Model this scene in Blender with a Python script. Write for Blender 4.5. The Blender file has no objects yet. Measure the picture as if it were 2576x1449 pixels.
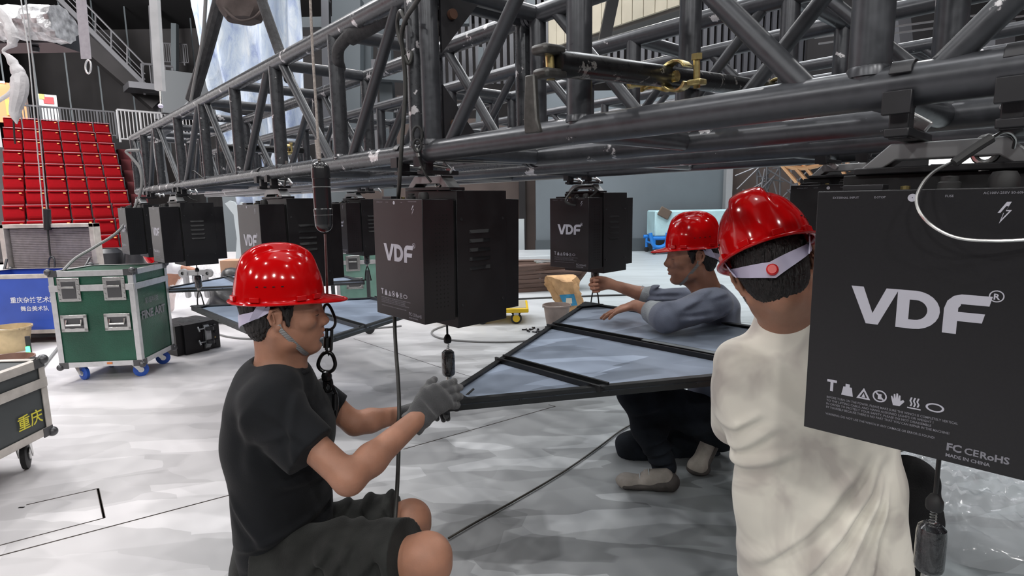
import bpy, bmesh, math, random
import numpy as np
from mathutils import Vector, Matrix, Euler
random.seed(7); RNG = np.random.default_rng(7)
SC = bpy.context.scene
COL = SC.collection
# ---------------------------------------------------------------- camera
CAM_H = 1.25
FPX, CXP, CYP = 1450.0, 1288.0, 724.5
PITCH = math.atan(214 / FPX); ROLL = math.radians(0.96)
Fv = Vector((0, math.cos(PITCH), -math.sin(PITCH)))
_r0 = Vector((1, 0, 0)); _u0 = Vector((0, math.sin(PITCH), math.cos(PITCH)))
Rv = math.cos(ROLL) * _r0 - math.sin(ROLL) * _u0
Uv = math.sin(ROLL) * _r0 + math.cos(ROLL) * _u0
CAM = Vector((0, 0, CAM_H))
cd = bpy.data.cameras.new('camera'); cam = bpy.data.objects.new('camera', cd); COL.objects.link(cam)
cd.sensor_fit = 'HORIZONTAL'; cd.sensor_width = 36.0; cd.lens = FPX / 2576 * 36; cd.clip_start = 0.05; cd.clip_end = 200
cam.matrix_world = Matrix(((Rv.x, Uv.x, -Fv.x, 0), (Rv.y, Uv.y, -Fv.y, 0), (Rv.z, Uv.z, -Fv.z, CAM_H), (0, 0, 0, 1)))
SC.camera = cam
# ---------------------------------------------------------------- world and exposure
w = bpy.data.worlds.new('world'); SC.world = w; w.use_nodes = True
w.node_tree.nodes['Background'].inputs[0].default_value = (0.80, 0.86, 1.0, 1)
w.node_tree.nodes['Background'].inputs[1].default_value = 0.02
SC.view_settings.view_transform = 'Standard'; SC.view_settings.look = 'None'
SC.view_settings.gamma = 1.0; SC.view_settings.use_curve_mapping = False
SC.view_settings.exposure = 0.0
# ---------------------------------------------------------------- stage lights: work lamps high over the stage, plus added unseen fill lamps
def lamp(loc, energy, size, color=(1, 1, 1), kind='AREA', target=None, spot=None):
    l = bpy.data.lights.new('stage_or_fill_lamp', kind); o = bpy.data.objects.new('stage_or_fill_lamp', l); COL.objects.link(o)
    l.energy = energy; l.color = color
    if kind == 'AREA': l.size = size
    else: l.shadow_soft_size = size
    if spot: l.spot_size = math.radians(spot); l.spot_blend = 0.6
    o.location = loc
    if target is not None:
        d = Vector(target) - Vector(loc); o.rotation_euler = d.to_track_quat('-Z', 'Y').to_euler()
    return o
lamp((0.5, 2.5, 8.8), 110, 6.0, (0.95, 0.97, 1.0))
lamp((-5.0, 8.0, 8.8), 400, 5.0, (0.96, 0.97, 1.0))
lamp((4.0, 11.0, 8.8), 620, 5.0, (0.94, 0.97, 1.0))
FRONT_FILL = [(-4.5, -4.0, 5.0, 290), (-2.0, -5.5, 5.2, 380), (0.5, -5.0, 5.4, 360), (3.0, -5.0, 5.2, 360), (5.5, -3.0, 5.0, 260), (-6.5, -1.5, 5.2, 290)]  # unseen fill spots added behind the camera to brighten the men
SPOTS = [(-5.5, 1.5, 7.6, 330), (-3.5, 6.5, 8.0, 330), (-1.6, 9.5, 8.0, 330), (1.6, 10.5, 8.0, 330), (4.6, 7.5, 8.0, 330),
         (6.0, 3.0, 7.8, 300), (3.6, -2.0, 7.6, 240), (-2.6, -2.2, 7.6, 300), (0.2, 5.0, 8.2, 260), (2.2, 2.2, 8.2, 230), (-0.9, 0.8, 8.2, 230), (-7.5, 5.0, 8.0, 330)]
for (x, y, z, e) in FRONT_FILL:
    lamp((x, y, z), e, 0.14, (1.0, 0.98, 0.95), 'SPOT', (x * 0.15, 2.2, 0.7), 80)
for (x, y, z, e) in SPOTS:
    lamp((x, y, z), e * 0.85, 0.05, (1.0, 0.985, 0.97), 'SPOT', (x * 0.25, 2.0 + y * 0.45, 0.3), 95)
lamp((-7.0, 11.0, 8.6), 450, 0.6, (1.0, 0.97, 0.95), 'SPOT', (-14.5, 18.5, 3.0), 80)  # from here down: lamps added to brighten dim seats, walls and canvas
lamp((-12.0, 9.0, 8.0), 3600, 3.0, (1.0, 0.98, 0.97), 'AREA', (-16.0, 20.0, 6.0))
lamp((-8.5, 8.0, 8.6), 900, 1.5, (1.0, 0.98, 0.96), 'AREA', (-12.2, 8.2, 2.0))  # added to light the pale wall that the left winches reflect
lamp((-8.0, 2.5, 7.5), 800, 2.5, (1.0, 0.97, 0.95), 'AREA', (-13.0, 4.5, 2.0))  # this and the next added to light the unseen red seating
lamp((9.0, -3.0, 7.5), 700, 2.5, (1.0, 0.97, 0.95), 'AREA', (13.5, -3.0, 2.0))
lamp((2.0, 9.0, 8.8), 700, 3.0, (0.97, 0.98, 1.0), 'AREA', (3.0, 15.0, 3.0))
lamp((-2.5, 6.0, 8.8), 420, 2.0, (0.95, 0.97, 1.0), 'AREA', (-4.0, 13.0, 5.0))
# ---------------------------------------------------------------- helpers
def at(px, py, Y):
    d = FPX * Fv + (px - CXP) * Rv - (py - CYP) * Uv
    return CAM + d * (Y / d.y)
def atz(px, py, z):
    d = FPX * Fv + (px - CXP) * Rv - (py - CYP) * Uv
    return CAM + d * ((z - CAM_H) / d.z)
def V(*a): return Vector(a)
def tag(o, label=None, cat=None, group=None, kind=None):
    if label: o['label'] = label
    if cat: o['category'] = cat
    if group: o['group'] = group
    if kind: o['kind'] = kind
    return o
def empty(name, loc, label=None, cat=None, rz=0, group=None):
    o = bpy.data.objects.new(name, None); COL.objects.link(o); o.location = loc; o.rotation_euler = (0, 0, rz)
    o.empty_display_size = 0.1
    return tag(o, label, cat, group)
def link_mesh(name, me, parent=None, loc=None, **kw):
    o = bpy.data.objects.new(name, me); COL.objects.link(o)
    if parent is not None: o.parent = parent
    if loc is not None: o.location = loc
    return tag(o, **kw)
def orient(d, up=Vector((0, 0, 1))):
    z = Vector(d).normalized(); x = up.cross(z)
    if x.length < 1e-4: x = Vector((1, 0, 0))
    x.normalize(); y = z.cross(x)
    return x, y, z
class MB:
    def __init__(s): s.v = []; s.f = []; s.m = []
    def add(s, vs, fs, mi=0):
        b = len(s.v); s.v += [tuple(p) for p in vs]; s.f += [tuple(i + b for i in f) for f in fs]; s.m += [mi] * len(fs); return s
    def box(s, c, size, R=None, mi=0):
        c = Vector(c); hx, hy, hz = size[0] / 2, size[1] / 2, size[2] / 2
        vs = []
        for z in (-hz, hz):
            for x, y in ((-hx, -hy), (hx, -hy), (hx, hy), (-hx, hy)):
                p = Vector((x, y, z)); vs.append(c + (R @ p if R is not None else p))
        return s.add(vs, [(3, 2, 1, 0), (4, 5, 6, 7), (0, 1, 5, 4), (1, 2, 6, 5), (2, 3, 7, 6), (3, 0, 4, 7)], mi)
    def bar(s, a, b, w, h, up=Vector((0, 0, 1)), mi=0):
        a = Vector(a); b = Vector(b); x, y, z = orient(b - a, up); R = Matrix((x, y, z)).transposed()
        return s.box((a + b) / 2, (w, h, (b - a).length), R, mi)
    def tube(s, pts, r, n=12, closed=False, mi=0, cap=True):
        pts = [Vector(p) for p in pts]; N = len(pts); rr = r if hasattr(r, '__len__') else [r] * N
        vs = []; px = None
        for i, p in enumerate(pts):
            if closed: t = pts[(i + 1) % N] - pts[i - 1]
            else: t = pts[min(i + 1, N - 1)] - pts[max(i - 1, 0)]
            t.normalize()
            if px is None: x, y, _ = orient(t)
            else:
                x = px - t * px.dot(t)
                if x.length < 1e-5: x, _, _ = orient(t)
                x.normalize(); y = t.cross(x)
            px = x
            for k in range(n):
                a = 2 * math.pi * k / n; vs.append(p + (x * math.cos(a) + y * math.sin(a)) * rr[i])
        fs = []
        for i in range(N if closed else N - 1):
            j = (i + 1) % N
            for k in range(n):
                l = (k + 1) % n; fs.append((i * n + k, i * n + l, j * n + l, j * n + k))
        if cap and not closed: fs += [tuple(range(n - 1, -1, -1)), tuple((N - 1) * n + k for k in range(n))]
        return s.add(vs, fs, mi)
    def cyl(s, a, b, r, n=16, r2=None, mi=0): return s.tube([a, b], [r, r if r2 is None else r2], n, mi=mi)
    def lathe(s, c, prof, n=20, axis=Vector((0, 0, 1)), mi=0):
        c = Vector(c); x, y, z = orient(axis, Vector((0, 1, 0)) if abs(Vector(axis).normalized().z) > .9 else Vector((0, 0, 1)))
        vs = []
        for (r, h) in prof:
            for k in range(n):
                a = 2 * math.pi * k / n; vs.append(c + z * h + (x * math.cos(a) + y * math.sin(a)) * max(r, 1e-5))
        fs = []
        for i in range(len(prof) - 1):
            for k in range(n):
                l = (k + 1) % n; fs.append((i * n + k, i * n + l, (i + 1) * n + l, (i + 1) * n + k))
        return s.add(vs, fs, mi)
    def prism(s, poly, origin, ux, uy, t, mi=0):
        o = Vector(origin); ux = Vector(ux); uy = Vector(uy); nz = ux.cross(uy).normalized()
        n = len(poly); vs = [o + ux * p[0] + uy * p[1] for p in poly] + [o + ux * p[0] + uy * p[1] + nz * t for p in poly]
        fs = [tuple(range(n - 1, -1, -1)), tuple(range(n, 2 * n))] + [(i, (i + 1) % n, n + (i + 1) % n, n + i) for i in range(n)]
        return s.add(vs, fs, mi)
    def mesh(s, name, mat, off=None, smooth=True, ang=35):
        me = bpy.data.meshes.new(name)
        vs = s.v if off is None else [(p[0] - off[0], p[1] - off[1], p[2] - off[2]) for p in s.v]
        me.from_pydata(vs, [], s.f)
        mats = mat if isinstance(mat, (list, tuple)) else [mat]
        for m_ in mats: me.materials.append(m_)
        if len(mats) > 1: me.polygons.foreach_set('material_index', s.m)
        me.update()
        if smooth:
            me.polygons.foreach_set('use_smooth', [True] * len(me.polygons)); me.set_sharp_from_angle(angle=math.radians(ang))
        return me
    def build(s, name, mat, parent=None, off=None, bevel=0, smooth=True, ang=35, seg=2, **kw):
        if off is None and parent is not None and parent.get('_off') is not None: off = tuple(parent['_off'])
        o = link_mesh(name, s.mesh(name, mat, off, smooth, ang), parent, **kw)
        if bevel:
            b = o.modifiers.new('Bevel', 'BEVEL'); b.width = bevel; b.segments = seg; b.limit_method = 'ANGLE'; b.angle_limit = math.radians(40); b.harden_normals = False
        return o
def thing(name, loc, label, cat, group=None):
    """an Empty at LOC; its parts are given in scene coordinates and moved to it"""
    o = empty(name, loc, label, cat, 0, group); o['_off'] = tuple(loc); return o
def single(mb, name, mat, label, cat, group=None, bevel=0, kind=None, **k):
    """a thing that is one mesh, its origin at its base"""
    a = np.array(mb.v); c = (float(a[:, 0].mean()), float(a[:, 1].mean()), float(a[:, 2].min()))
    o = mb.build(name, mat, None, off=c, bevel=bevel, **k); o.location = c
    return tag(o, label, cat, group, kind)
def copy_tree(o, parent=None):
    c = o.copy(); COL.objects.link(c); c.parent = parent
    for ch in [x for x in o.children]: copy_tree(ch, c)
    return c
def bez(p0, p1, p2, p3, n=12):
    return [Vector(p0) * (1 - t) ** 3 + Vector(p1) * 3 * t * (1 - t) ** 2 + Vector(p2) * 3 * t * t * (1 - t) + Vector(p3) * t ** 3 for t in [i / n for i in range(n + 1)]]
def spline(pts, n=6):
    P = [Vector(p) for p in pts]; P = [2 * P[0] - P[1]] + P + [2 * P[-1] - P[-2]]; out = []
    for i in range(1, len(P) - 2):
        for k in range(n):
            t = k / n; a, b, c, d = P[i - 1:i + 3]
            out.append(0.5 * ((2 * b) + (c - a) * t + (2 * a - 5 * b + 4 * c - d) * t * t + (3 * b - a - 3 * c + d) * t ** 3))
    return out + [P[-2]]
# ---------------------------------------------------------------- materials
def nt(name):
    m = bpy.data.materials.new(name); m.use_nodes = True; t = m.node_tree
    return m, t, t.nodes['Principled BSDF']
def mat(name, col, rough=0.5, metal=0.0, var=0.0, vs=8.0, bump=0.0, bs=60.0, spec=None, coat=0, emit=None, es=1.0, sheen=0, sss=0, alpha=1, trans=0, stretch=None):
    m, t, p = nt(name); N = t.nodes.new; L = t.links.new
    p.inputs['Base Color'].default_value = (*col, 1); p.inputs['Roughness'].default_value = rough; p.inputs['Metallic'].default_value = metal
    if spec is not None: p.inputs['Specular IOR Level'].default_value = spec
    if coat: p.inputs['Coat Weight'].default_value = coat; p.inputs['Coat Roughness'].default_value = 0.06
    if sheen: p.inputs['Sheen Weight'].default_value = sheen
    if sss: p.inputs['Subsurface Weight'].default_value = sss; p.inputs['Subsurface Radius'].default_value = (0.012, 0.005, 0.003); p.inputs['Subsurface Scale'].default_value = 0.6
    if emit: p.inputs['Emission Color'].default_value = (*emit, 1); p.inputs['Emission Strength'].default_value = es
    if trans: p.inputs['Transmission Weight'].default_value = trans
    if alpha < 1: p.inputs['Alpha'].default_value = alpha
    if var or bump:
        tc = N('ShaderNodeTexCoord'); mp = N('ShaderNodeMapping'); L(tc.outputs['Object'], mp.inputs[0])
        if stretch: mp.inputs['Scale'].default_value = stretch
    if var:
        n = N('ShaderNodeTexNoise'); n.inputs['Scale'].default_value = vs; n.inputs['Detail'].default_value = 5; L(mp.outputs[0], n.inputs['Vector'])
        r = N('ShaderNodeMapRange'); r.inputs[1].default_value = 0.3; r.inputs[2].default_value = 0.7; r.inputs[3].default_value = 1 - var; r.inputs[4].default_value = 1 + var; L(n.outputs[0], r.inputs[0])
        x = N('ShaderNodeVectorMath'); x.operation = 'SCALE'; x.inputs[0].default_value = col; L(r.outputs[0], x.inputs['Scale']); L(x.outputs[0], p.inputs['Base Color'])
    if bump:
        n2 = N('ShaderNodeTexNoise'); n2.inputs['Scale'].default_value = bs; n2.inputs['Detail'].default_value = 4; L(mp.outputs[0], n2.inputs['Vector'])
        b = N('ShaderNodeBump'); b.inputs['Strength'].default_value = bump; b.inputs['Distance'].default_value = 0.01; L(n2.outputs[0], b.inputs['Height']); L(b.outputs[0], p.inputs['Normal'])
    return m
def painted_tube(name, base, chip, amount=0.66, scale=9.0, rough=0.36):
    m, t, p = nt(name); N = t.nodes.new; L = t.links.new
    g = N('ShaderNodeNewGeometry'); n = N('ShaderNodeTexNoise'); n.inputs['Scale'].default_value = scale; n.inputs['Detail'].default_value = 7; n.inputs['Roughness'].default_value = 0.62
    L(g.outputs['Position'], n.inputs['Vector'])
    r = N('ShaderNodeValToRGB'); r.color_ramp.elements[0].position = amount; r.color_ramp.elements[1].position = amount + 0.012
    L(n.outputs[0], r.inputs[0])
    n2 = N('ShaderNodeTexNoise'); n2.inputs['Scale'].default_value = 60; n2.inputs['Detail'].default_value = 4; L(g.outputs['Position'], n2.inputs['Vector'])
    mr = N('ShaderNodeMapRange'); mr.inputs[3].default_value = 0.75; mr.inputs[4].default_value = 1.3; L(n2.outputs[0], mr.inputs[0])
    vm = N('ShaderNodeVectorMath'); vm.operation = 'SCALE'; vm.inputs[0].default_value = base; L(mr.outputs[0], vm.inputs['Scale'])
    mx = N('ShaderNodeMix'); mx.data_type = 'RGBA'; L(r.outputs[0], mx.inputs[0]); L(vm.outputs[0], mx.inputs[6]); mx.inputs[7].default_value = (*chip, 1)
    L(mx.outputs[2], p.inputs['Base Color'])
    mr2 = N('ShaderNodeMapRange'); mr2.inputs[3].default_value = rough - 0.08; mr2.inputs[4].default_value = rough + 0.12; L(n2.outputs[0], mr2.inputs[0]); L(mr2.outputs[0], p.inputs['Roughness'])
    p.inputs['Metallic'].default_value = 0.35
    return m
M = {}
M['truss'] = painted_tube('truss_paint', (0.055, 0.058, 0.066), (0.55, 0.54, 0.56), 0.665, rough=.30)
M['truss_chip'] = painted_tube('chipped_truss_paint', (0.06, 0.063, 0.07), (0.60, 0.58, 0.60), 0.625, 13, rough=.27)
M['truss_brace'] = painted_tube('truss_brace_paint', (0.05, 0.053, 0.06), (0.55, 0.54, 0.56), 0.72)
M['pipe'] = painted_tube('black_pipe_paint', (0.012, 0.012, 0.013), (0.22, 0.21, 0.2), 0.60, 22, 0.28)
M['black'] = mat('black_metal', (0.018, 0.018, 0.021), 0.42, 0.2, 0.12, 40)
M['winch'] = mat('winch_black', (0.013, 0.013, 0.015), 0.34, 0.25, 0.10, 300, bump=0.03, bs=900)
M['winch_side'] = mat('winch_side_black', (0.008, 0.008, 0.0095), 0.45, 0.2, 0.10, 300, bump=0.03, bs=900)
M['hole'] = mat('vent_dark', (0.001, 0.001, 0.001), 0.9)
M['print'] = mat('light_print', (0.42, 0.42, 0.48), 0.5)
M['print_dim'] = mat('dim_print', (0.20, 0.20, 0.23), 0.5)
M['steel'] = mat('zinc_steel', (0.55, 0.55, 0.54), 0.28, 1.0, 0.1, 50)
M['alu'] = mat('aluminium_edge', (0.62, 0.62, 0.63), 0.36, 0.75, 0.08, 30)
M['brass'] = mat('brass_zinc', (0.62, 0.50, 0.22), 0.3, 0.9, 0.35, 45)
M['rubber'] = mat('black_rubber', (0.015, 0.015, 0.016), 0.6)
M['cable'] = mat('black_cable', (0.02, 0.02, 0.02), 0.5)
M['greycable'] = mat('grey_cable', (0.22, 0.22, 0.22), 0.5)
M['helmet'] = mat('red_plastic', (0.46, 0.002, 0.003), 0.12, 0, 0.04, 5, spec=.35, coat=0.12)
M['skin'] = mat('skin', (0.36, 0.175, 0.112), 0.55, 0, 0.14, 16, bump=0.10, bs=220, sss=0.12)
M['hair'] = mat('black_hair', (0.010, 0.008, 0.008), 0.55, 0, 0.4, 60, bump=0.8, bs=160, stretch=(1, 1, 0.25))
M['lip'] = mat('lips', (0.40, 0.15, 0.12), 0.45)
M['white'] = mat('white_plastic', (0.55, 0.52, 0.66), 0.35)
M['strap'] = mat('woven_strap', (0.20, 0.20, 0.20), 0.8, bump=0.4, bs=300)
# ================================================================ directions of the hanging ring: D along the trusses, NN across them
D = V(-0.664, 0.748, 0).normalized(); NN = V(0.748, 0.664, 0).normalized(); UP = V(0, 0, 1)
def pt(p, s, z): return NN * p + D * s + UP * z
def ats(px, py, s):
    d = FPX * Fv + (px - CXP) * Rv - (py - CYP) * Uv
    return CAM + d * (s / d.dot(D))
# ---------------------------------------------------------------- floor: overlapping grey patches, part brush paint, part truss shadow put into the colour
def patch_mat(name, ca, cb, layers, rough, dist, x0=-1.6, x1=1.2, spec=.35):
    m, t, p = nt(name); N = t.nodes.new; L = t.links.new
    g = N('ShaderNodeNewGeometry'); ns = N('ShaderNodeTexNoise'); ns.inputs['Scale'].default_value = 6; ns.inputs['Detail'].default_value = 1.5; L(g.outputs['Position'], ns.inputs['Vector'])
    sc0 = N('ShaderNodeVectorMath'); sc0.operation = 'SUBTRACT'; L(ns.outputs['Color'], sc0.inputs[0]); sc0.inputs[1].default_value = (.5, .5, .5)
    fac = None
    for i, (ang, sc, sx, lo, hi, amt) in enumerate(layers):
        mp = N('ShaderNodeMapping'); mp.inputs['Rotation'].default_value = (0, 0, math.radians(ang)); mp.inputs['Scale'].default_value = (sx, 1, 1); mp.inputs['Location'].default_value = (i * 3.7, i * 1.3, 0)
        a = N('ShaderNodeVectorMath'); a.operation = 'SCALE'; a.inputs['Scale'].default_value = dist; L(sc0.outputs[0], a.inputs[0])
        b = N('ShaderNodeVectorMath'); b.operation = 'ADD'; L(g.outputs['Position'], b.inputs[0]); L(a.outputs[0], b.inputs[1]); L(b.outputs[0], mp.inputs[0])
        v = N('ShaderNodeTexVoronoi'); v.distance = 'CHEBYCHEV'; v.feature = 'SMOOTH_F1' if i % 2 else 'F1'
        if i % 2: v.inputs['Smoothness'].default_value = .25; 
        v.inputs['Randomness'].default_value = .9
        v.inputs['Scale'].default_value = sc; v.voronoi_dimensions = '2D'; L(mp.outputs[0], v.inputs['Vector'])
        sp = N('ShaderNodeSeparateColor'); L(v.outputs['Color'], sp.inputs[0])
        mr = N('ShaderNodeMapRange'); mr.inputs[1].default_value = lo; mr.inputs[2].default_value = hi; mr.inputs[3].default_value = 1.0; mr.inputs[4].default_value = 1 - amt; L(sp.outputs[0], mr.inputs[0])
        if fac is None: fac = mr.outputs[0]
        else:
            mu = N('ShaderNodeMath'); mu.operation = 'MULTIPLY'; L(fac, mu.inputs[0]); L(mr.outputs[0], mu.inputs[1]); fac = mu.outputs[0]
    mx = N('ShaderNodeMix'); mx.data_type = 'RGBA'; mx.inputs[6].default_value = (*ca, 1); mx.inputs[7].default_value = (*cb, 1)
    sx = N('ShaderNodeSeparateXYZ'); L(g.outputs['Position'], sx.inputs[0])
    # patches darken toward stage right, shade there painted into the colour
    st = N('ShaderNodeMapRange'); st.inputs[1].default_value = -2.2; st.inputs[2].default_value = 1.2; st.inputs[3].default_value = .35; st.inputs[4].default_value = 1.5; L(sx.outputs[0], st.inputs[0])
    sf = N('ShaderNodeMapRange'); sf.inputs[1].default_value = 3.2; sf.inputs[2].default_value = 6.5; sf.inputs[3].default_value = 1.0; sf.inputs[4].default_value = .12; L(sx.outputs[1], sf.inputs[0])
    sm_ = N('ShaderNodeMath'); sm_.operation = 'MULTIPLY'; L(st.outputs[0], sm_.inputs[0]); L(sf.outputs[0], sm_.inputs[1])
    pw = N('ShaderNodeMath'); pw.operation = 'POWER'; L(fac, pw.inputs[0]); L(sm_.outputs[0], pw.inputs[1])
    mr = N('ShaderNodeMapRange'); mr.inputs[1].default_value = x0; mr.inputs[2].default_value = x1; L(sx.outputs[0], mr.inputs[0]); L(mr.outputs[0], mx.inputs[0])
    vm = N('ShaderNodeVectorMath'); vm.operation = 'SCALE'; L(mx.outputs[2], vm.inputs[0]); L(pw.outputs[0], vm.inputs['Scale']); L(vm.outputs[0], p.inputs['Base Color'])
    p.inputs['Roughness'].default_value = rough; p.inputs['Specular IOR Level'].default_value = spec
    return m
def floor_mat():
    return patch_mat('painted_stage_floor', (0.66, 0.635, 0.645), (0.43, 0.475, 0.495), ((34, 5.2, 0.32, 0.40, 0.60, 0.30), (-46, 4.6, 0.34, 0.45, 0.70, 0.28), (8, 2.4, 0.5, 0.45, 0.75, 0.22), (58, 7.0, 0.35, 0.5, 0.75, 0.24)), .42, .035)  # warm left to dim blue right: the light's tint put into the colour
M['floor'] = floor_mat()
def struct(mb, name, mat_, **k):
    o = mb.build(name, mat_, None, **k); o['kind'] = 'structure'; return o
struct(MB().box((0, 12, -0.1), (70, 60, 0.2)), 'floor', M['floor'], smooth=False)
M['ceil'] = mat('dark_ceiling', (0.012, 0.012, 0.014), 0.8)
struct(MB().box((0, 12, 9.2), (70, 60, 0.2)), 'ceiling', M['ceil'], smooth=False)
M['wall_dark'] = mat('dark_wall', (0.022, 0.020, 0.021), 0.8, 0, 0.4, 0.6)
M['wall_brown'] = mat('brown_wall', (0.075, 0.055, 0.048), 0.7, 0, 0.25, 1.0)
M['wall_grey'] = mat('grey_wall', (0.115, 0.135, 0.150), 0.6, 0, 0.12, 0.7)
M['wall_kick'] = mat('grey_kick', (0.06, 0.072, 0.08), 0.55)
M['wall_conc'] = mat('concrete_wall', (0.40, 0.39, 0.40), 0.75, 0, 0.18, 1.2, stretch=(3, 3, 0.3))
M['rail'] = mat('grey_rail', (0.36, 0.36, 0.37), 0.4, 0.3)
M['rail_dark'] = mat('dark_rail', (0.13, 0.13, 0.14), 0.4, 0.3)
struct(MB().box((0, 27, 4.6), (70, 0.3, 9.4)), 'wall_back', M['wall_dark'], smooth=False)
struct(MB().box((34, 12, 4.6), (0.3, 60, 9.4)), 'wall_right', M['wall_dark'], smooth=False)
struct(MB().box((0, -15, 4.6), (70, 0.3, 9.4)), 'wall_front', M['wall_dark'], smooth=False)
# grey concrete wall behind the seats
Rw = Matrix((NN, D, UP)).transposed()
mb = MB(); mb.box(pt(-16, 28, 4.6), (33, 0.3, 9.4), Rw); mb.box(pt(-32, 14, 4.6), (0.3, 30, 9.4), Rw)
wl = struct(mb, 'wall_left', M['wall_conc'], smooth=False)
for k in range(9):
    a = ats(150 + k * 80 - 130, 280, 27.84)
    MB().box((a.x, a.y, 5.2), (0.05, 0.04, 8.0), Rw).build('panel_joint', M['wall_kick'], wl)
# ---------------------------------------------------------------- stage back: grey flat, brown walls
def wall_quad(name, pxa, Ya, pxb, Yb, z0, z1, m_, t=0.12):
    a = at(pxa, 510, Ya); b = at(pxb, 510, Yb); d = V(b.x - a.x, b.y - a.y, 0); l = d.length; d.normalize(); n = V(-d.y, d.x, 0)
    R = Matrix((d, n, UP)).transposed(); c = V((a.x + b.x) / 2, (a.y + b.y) / 2, (z0 + z1) / 2) + n * t / 2
    return struct(MB().box(c, (l, t, z1 - z0), R), name, m_, smooth=False)
wall_quad('wall_stage_grey', 1348, 14.4, 1832, 14.6, 0, 3.9, M['wall_grey'])
wall_quad('baseboard_back', 1346, 14.34, 1834, 14.54, 0, 0.32, M['wall_kick'], 0.05)
wall_quad('wall_stage_brown', 900, 15.2, 1347, 15.2, 0, 3.4, M['wall_brown'])
wall_quad('wall_side_brown', 1836, 14.9, 2010, 14.9, 0, 4.3, M['wall_brown'])
wall_quad('wall_side_dark', 2010, 15.5, 3300, 14.9, 0, 9, M['wall_dark'])
wall_quad('trim_1', 1306, 15.05, 1322, 15.05, 0, 3.6, M['wall_dark'], 0.3)
wall_quad('trim_2', 1825, 14.3, 1841, 14.3, 0, 4.3, M['rail'], 0.2)
wall_quad('wall_stage_low', 560, 16.5, 905, 16.5, 0, 2.2, M['wall_kick'])
# dark ribbed curtain wall high at the back right
mb = MB()
for k in range(64):
    a = at(1120 + k * 17, 300, 15.8); mb.box((a.x, a.y, 6.8), (0.10, 0.10, 4.9))
o = mb.build('steel_ribs', mat('rib_grey', (0.06, 0.06, 0.068), 0.5), bpy.data.objects['wall_back'])
o['kind'] = 'stuff'
# steel columns and beams high in the dark, each one a piece of the setting
k = 2
for (x0, y0, x1, y1, Y, wd, m_) in ((820, 0, 826, 420, 13, .16, 'rail_dark'), (858, 0, 858, 380, 13, .3, 'wall_kick'), (893, 0, 893, 380, 13, .3, 'wall_kick'), (925, 0, 925, 420, 13.5, .2, 'wall_kick'),
                              (940, 150, 950, 400, 10, .07, 'rail_dark'), (1296, 0, 1298, 40, 9, .06, 'rail_dark'), (740, 60, 1180, 50, 14, .22, 'wall_kick'), (760, 95, 1000, 88, 14.2, .05, 'rail_dark'),
                              (965, 0, 985, 500, 14, .3, 'wall_kick'), (1035, 60, 1035, 500, 14, .1, 'rail_dark'), (1210, 120, 1200, 420, 14, .12, 'wall_kick'), (1335, 0, 1335, 430, 14.2, .2, 'wall_kick'),
                              (385, 0, 400, 300, 24, .25, 'rail_dark'), (440, 60, 440, 330, 24, .2, 'wall_kick'), (2260, 0, 2290, 330, 12, .25, 'rail_dark'), (2510, 60, 2500, 330, 11, .35, 'rail_dark'),
                              (2050, 95, 2576, 22, 9, .025, 'rail'), (2060, 110, 2576, 40, 9, .025, 'rail'), (1000, 250, 1340, 240, 13.8, .14, 'wall_brown'), (880, 180, 1040, 190, 13.6, .3, 'wall_kick')):
    k += 1
    struct(MB().bar(at(x0, y0, Y), at(x1, y1, Y), wd, wd), 'trim_%d' % k, M[m_])
# bright sheet of daylight far behind the nearest winch: a lit screen
a, b = at(2338, 418, 12), at(2500, 374, 12)
win = struct(MB().box(((a.x + b.x) / 2, 12, (a.z + b.z) / 2), (b.x - a.x, 0.05, b.z - a.z)), 'window_1', mat('lit_opening', (1, 1, 1), 0.5, emit=(1.0, 0.97, 0.94), es=4), smooth=False)
MB().bar(V(a.x, 11.96, a.z), V(b.x, 11.96, a.z), .08, .08).build('sill', M['rail_dark'], win)
# lit doorway at far left with orange wall, white door with sign
def panel_s(name, x0, y0, x1, y1, s, m_, parent=None, t=0.05):
    a = ats(x0, y0, s); b = ats(x1, y1, s); c = (a + b) / 2; wd = abs((b - a).dot(NN)); h = abs(b.z - a.z)
    return MB().box(c, (wd, t, h), Rw).build(name, m_, parent, smooth=False)
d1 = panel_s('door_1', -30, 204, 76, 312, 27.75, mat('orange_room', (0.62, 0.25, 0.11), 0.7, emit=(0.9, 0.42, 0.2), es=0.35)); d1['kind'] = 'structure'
panel_s('door_leaf', 58, 208, 78, 312, 27.6, mat('brown_leaf', (0.06, 0.03, 0.025), 0.5), d1)
panel_s('lamp_glow', -8, 203, 12, 209, 27.6, mat('tube_glow', (1, 1, 1), 0.5, emit=(1, .97, .9), es=5), d1)
panel_s('poster', 12, 250, 30, 290, 27.6, mat('yellow_poster', (0.7, 0.5, 0.1), 0.6), d1)
d2 = panel_s('door_2', 95, 236, 150, 306, 27.72, mat('white_door', (0.62, 0.64, 0.66), 0.5)); d2['kind'] = 'structure'
panel_s('yellow_corner', 97, 236, 112, 250, 27.66, mat('yellow_mark', (0.75, 0.6, 0.15), 0.5), d2, 0.02)
sg = panel_s('sign_board', 108, 243, 136, 262, 27.66, mat('red_sign', (0.62, 0.05, 0.06), 0.5), d2, 0.02)
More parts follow.
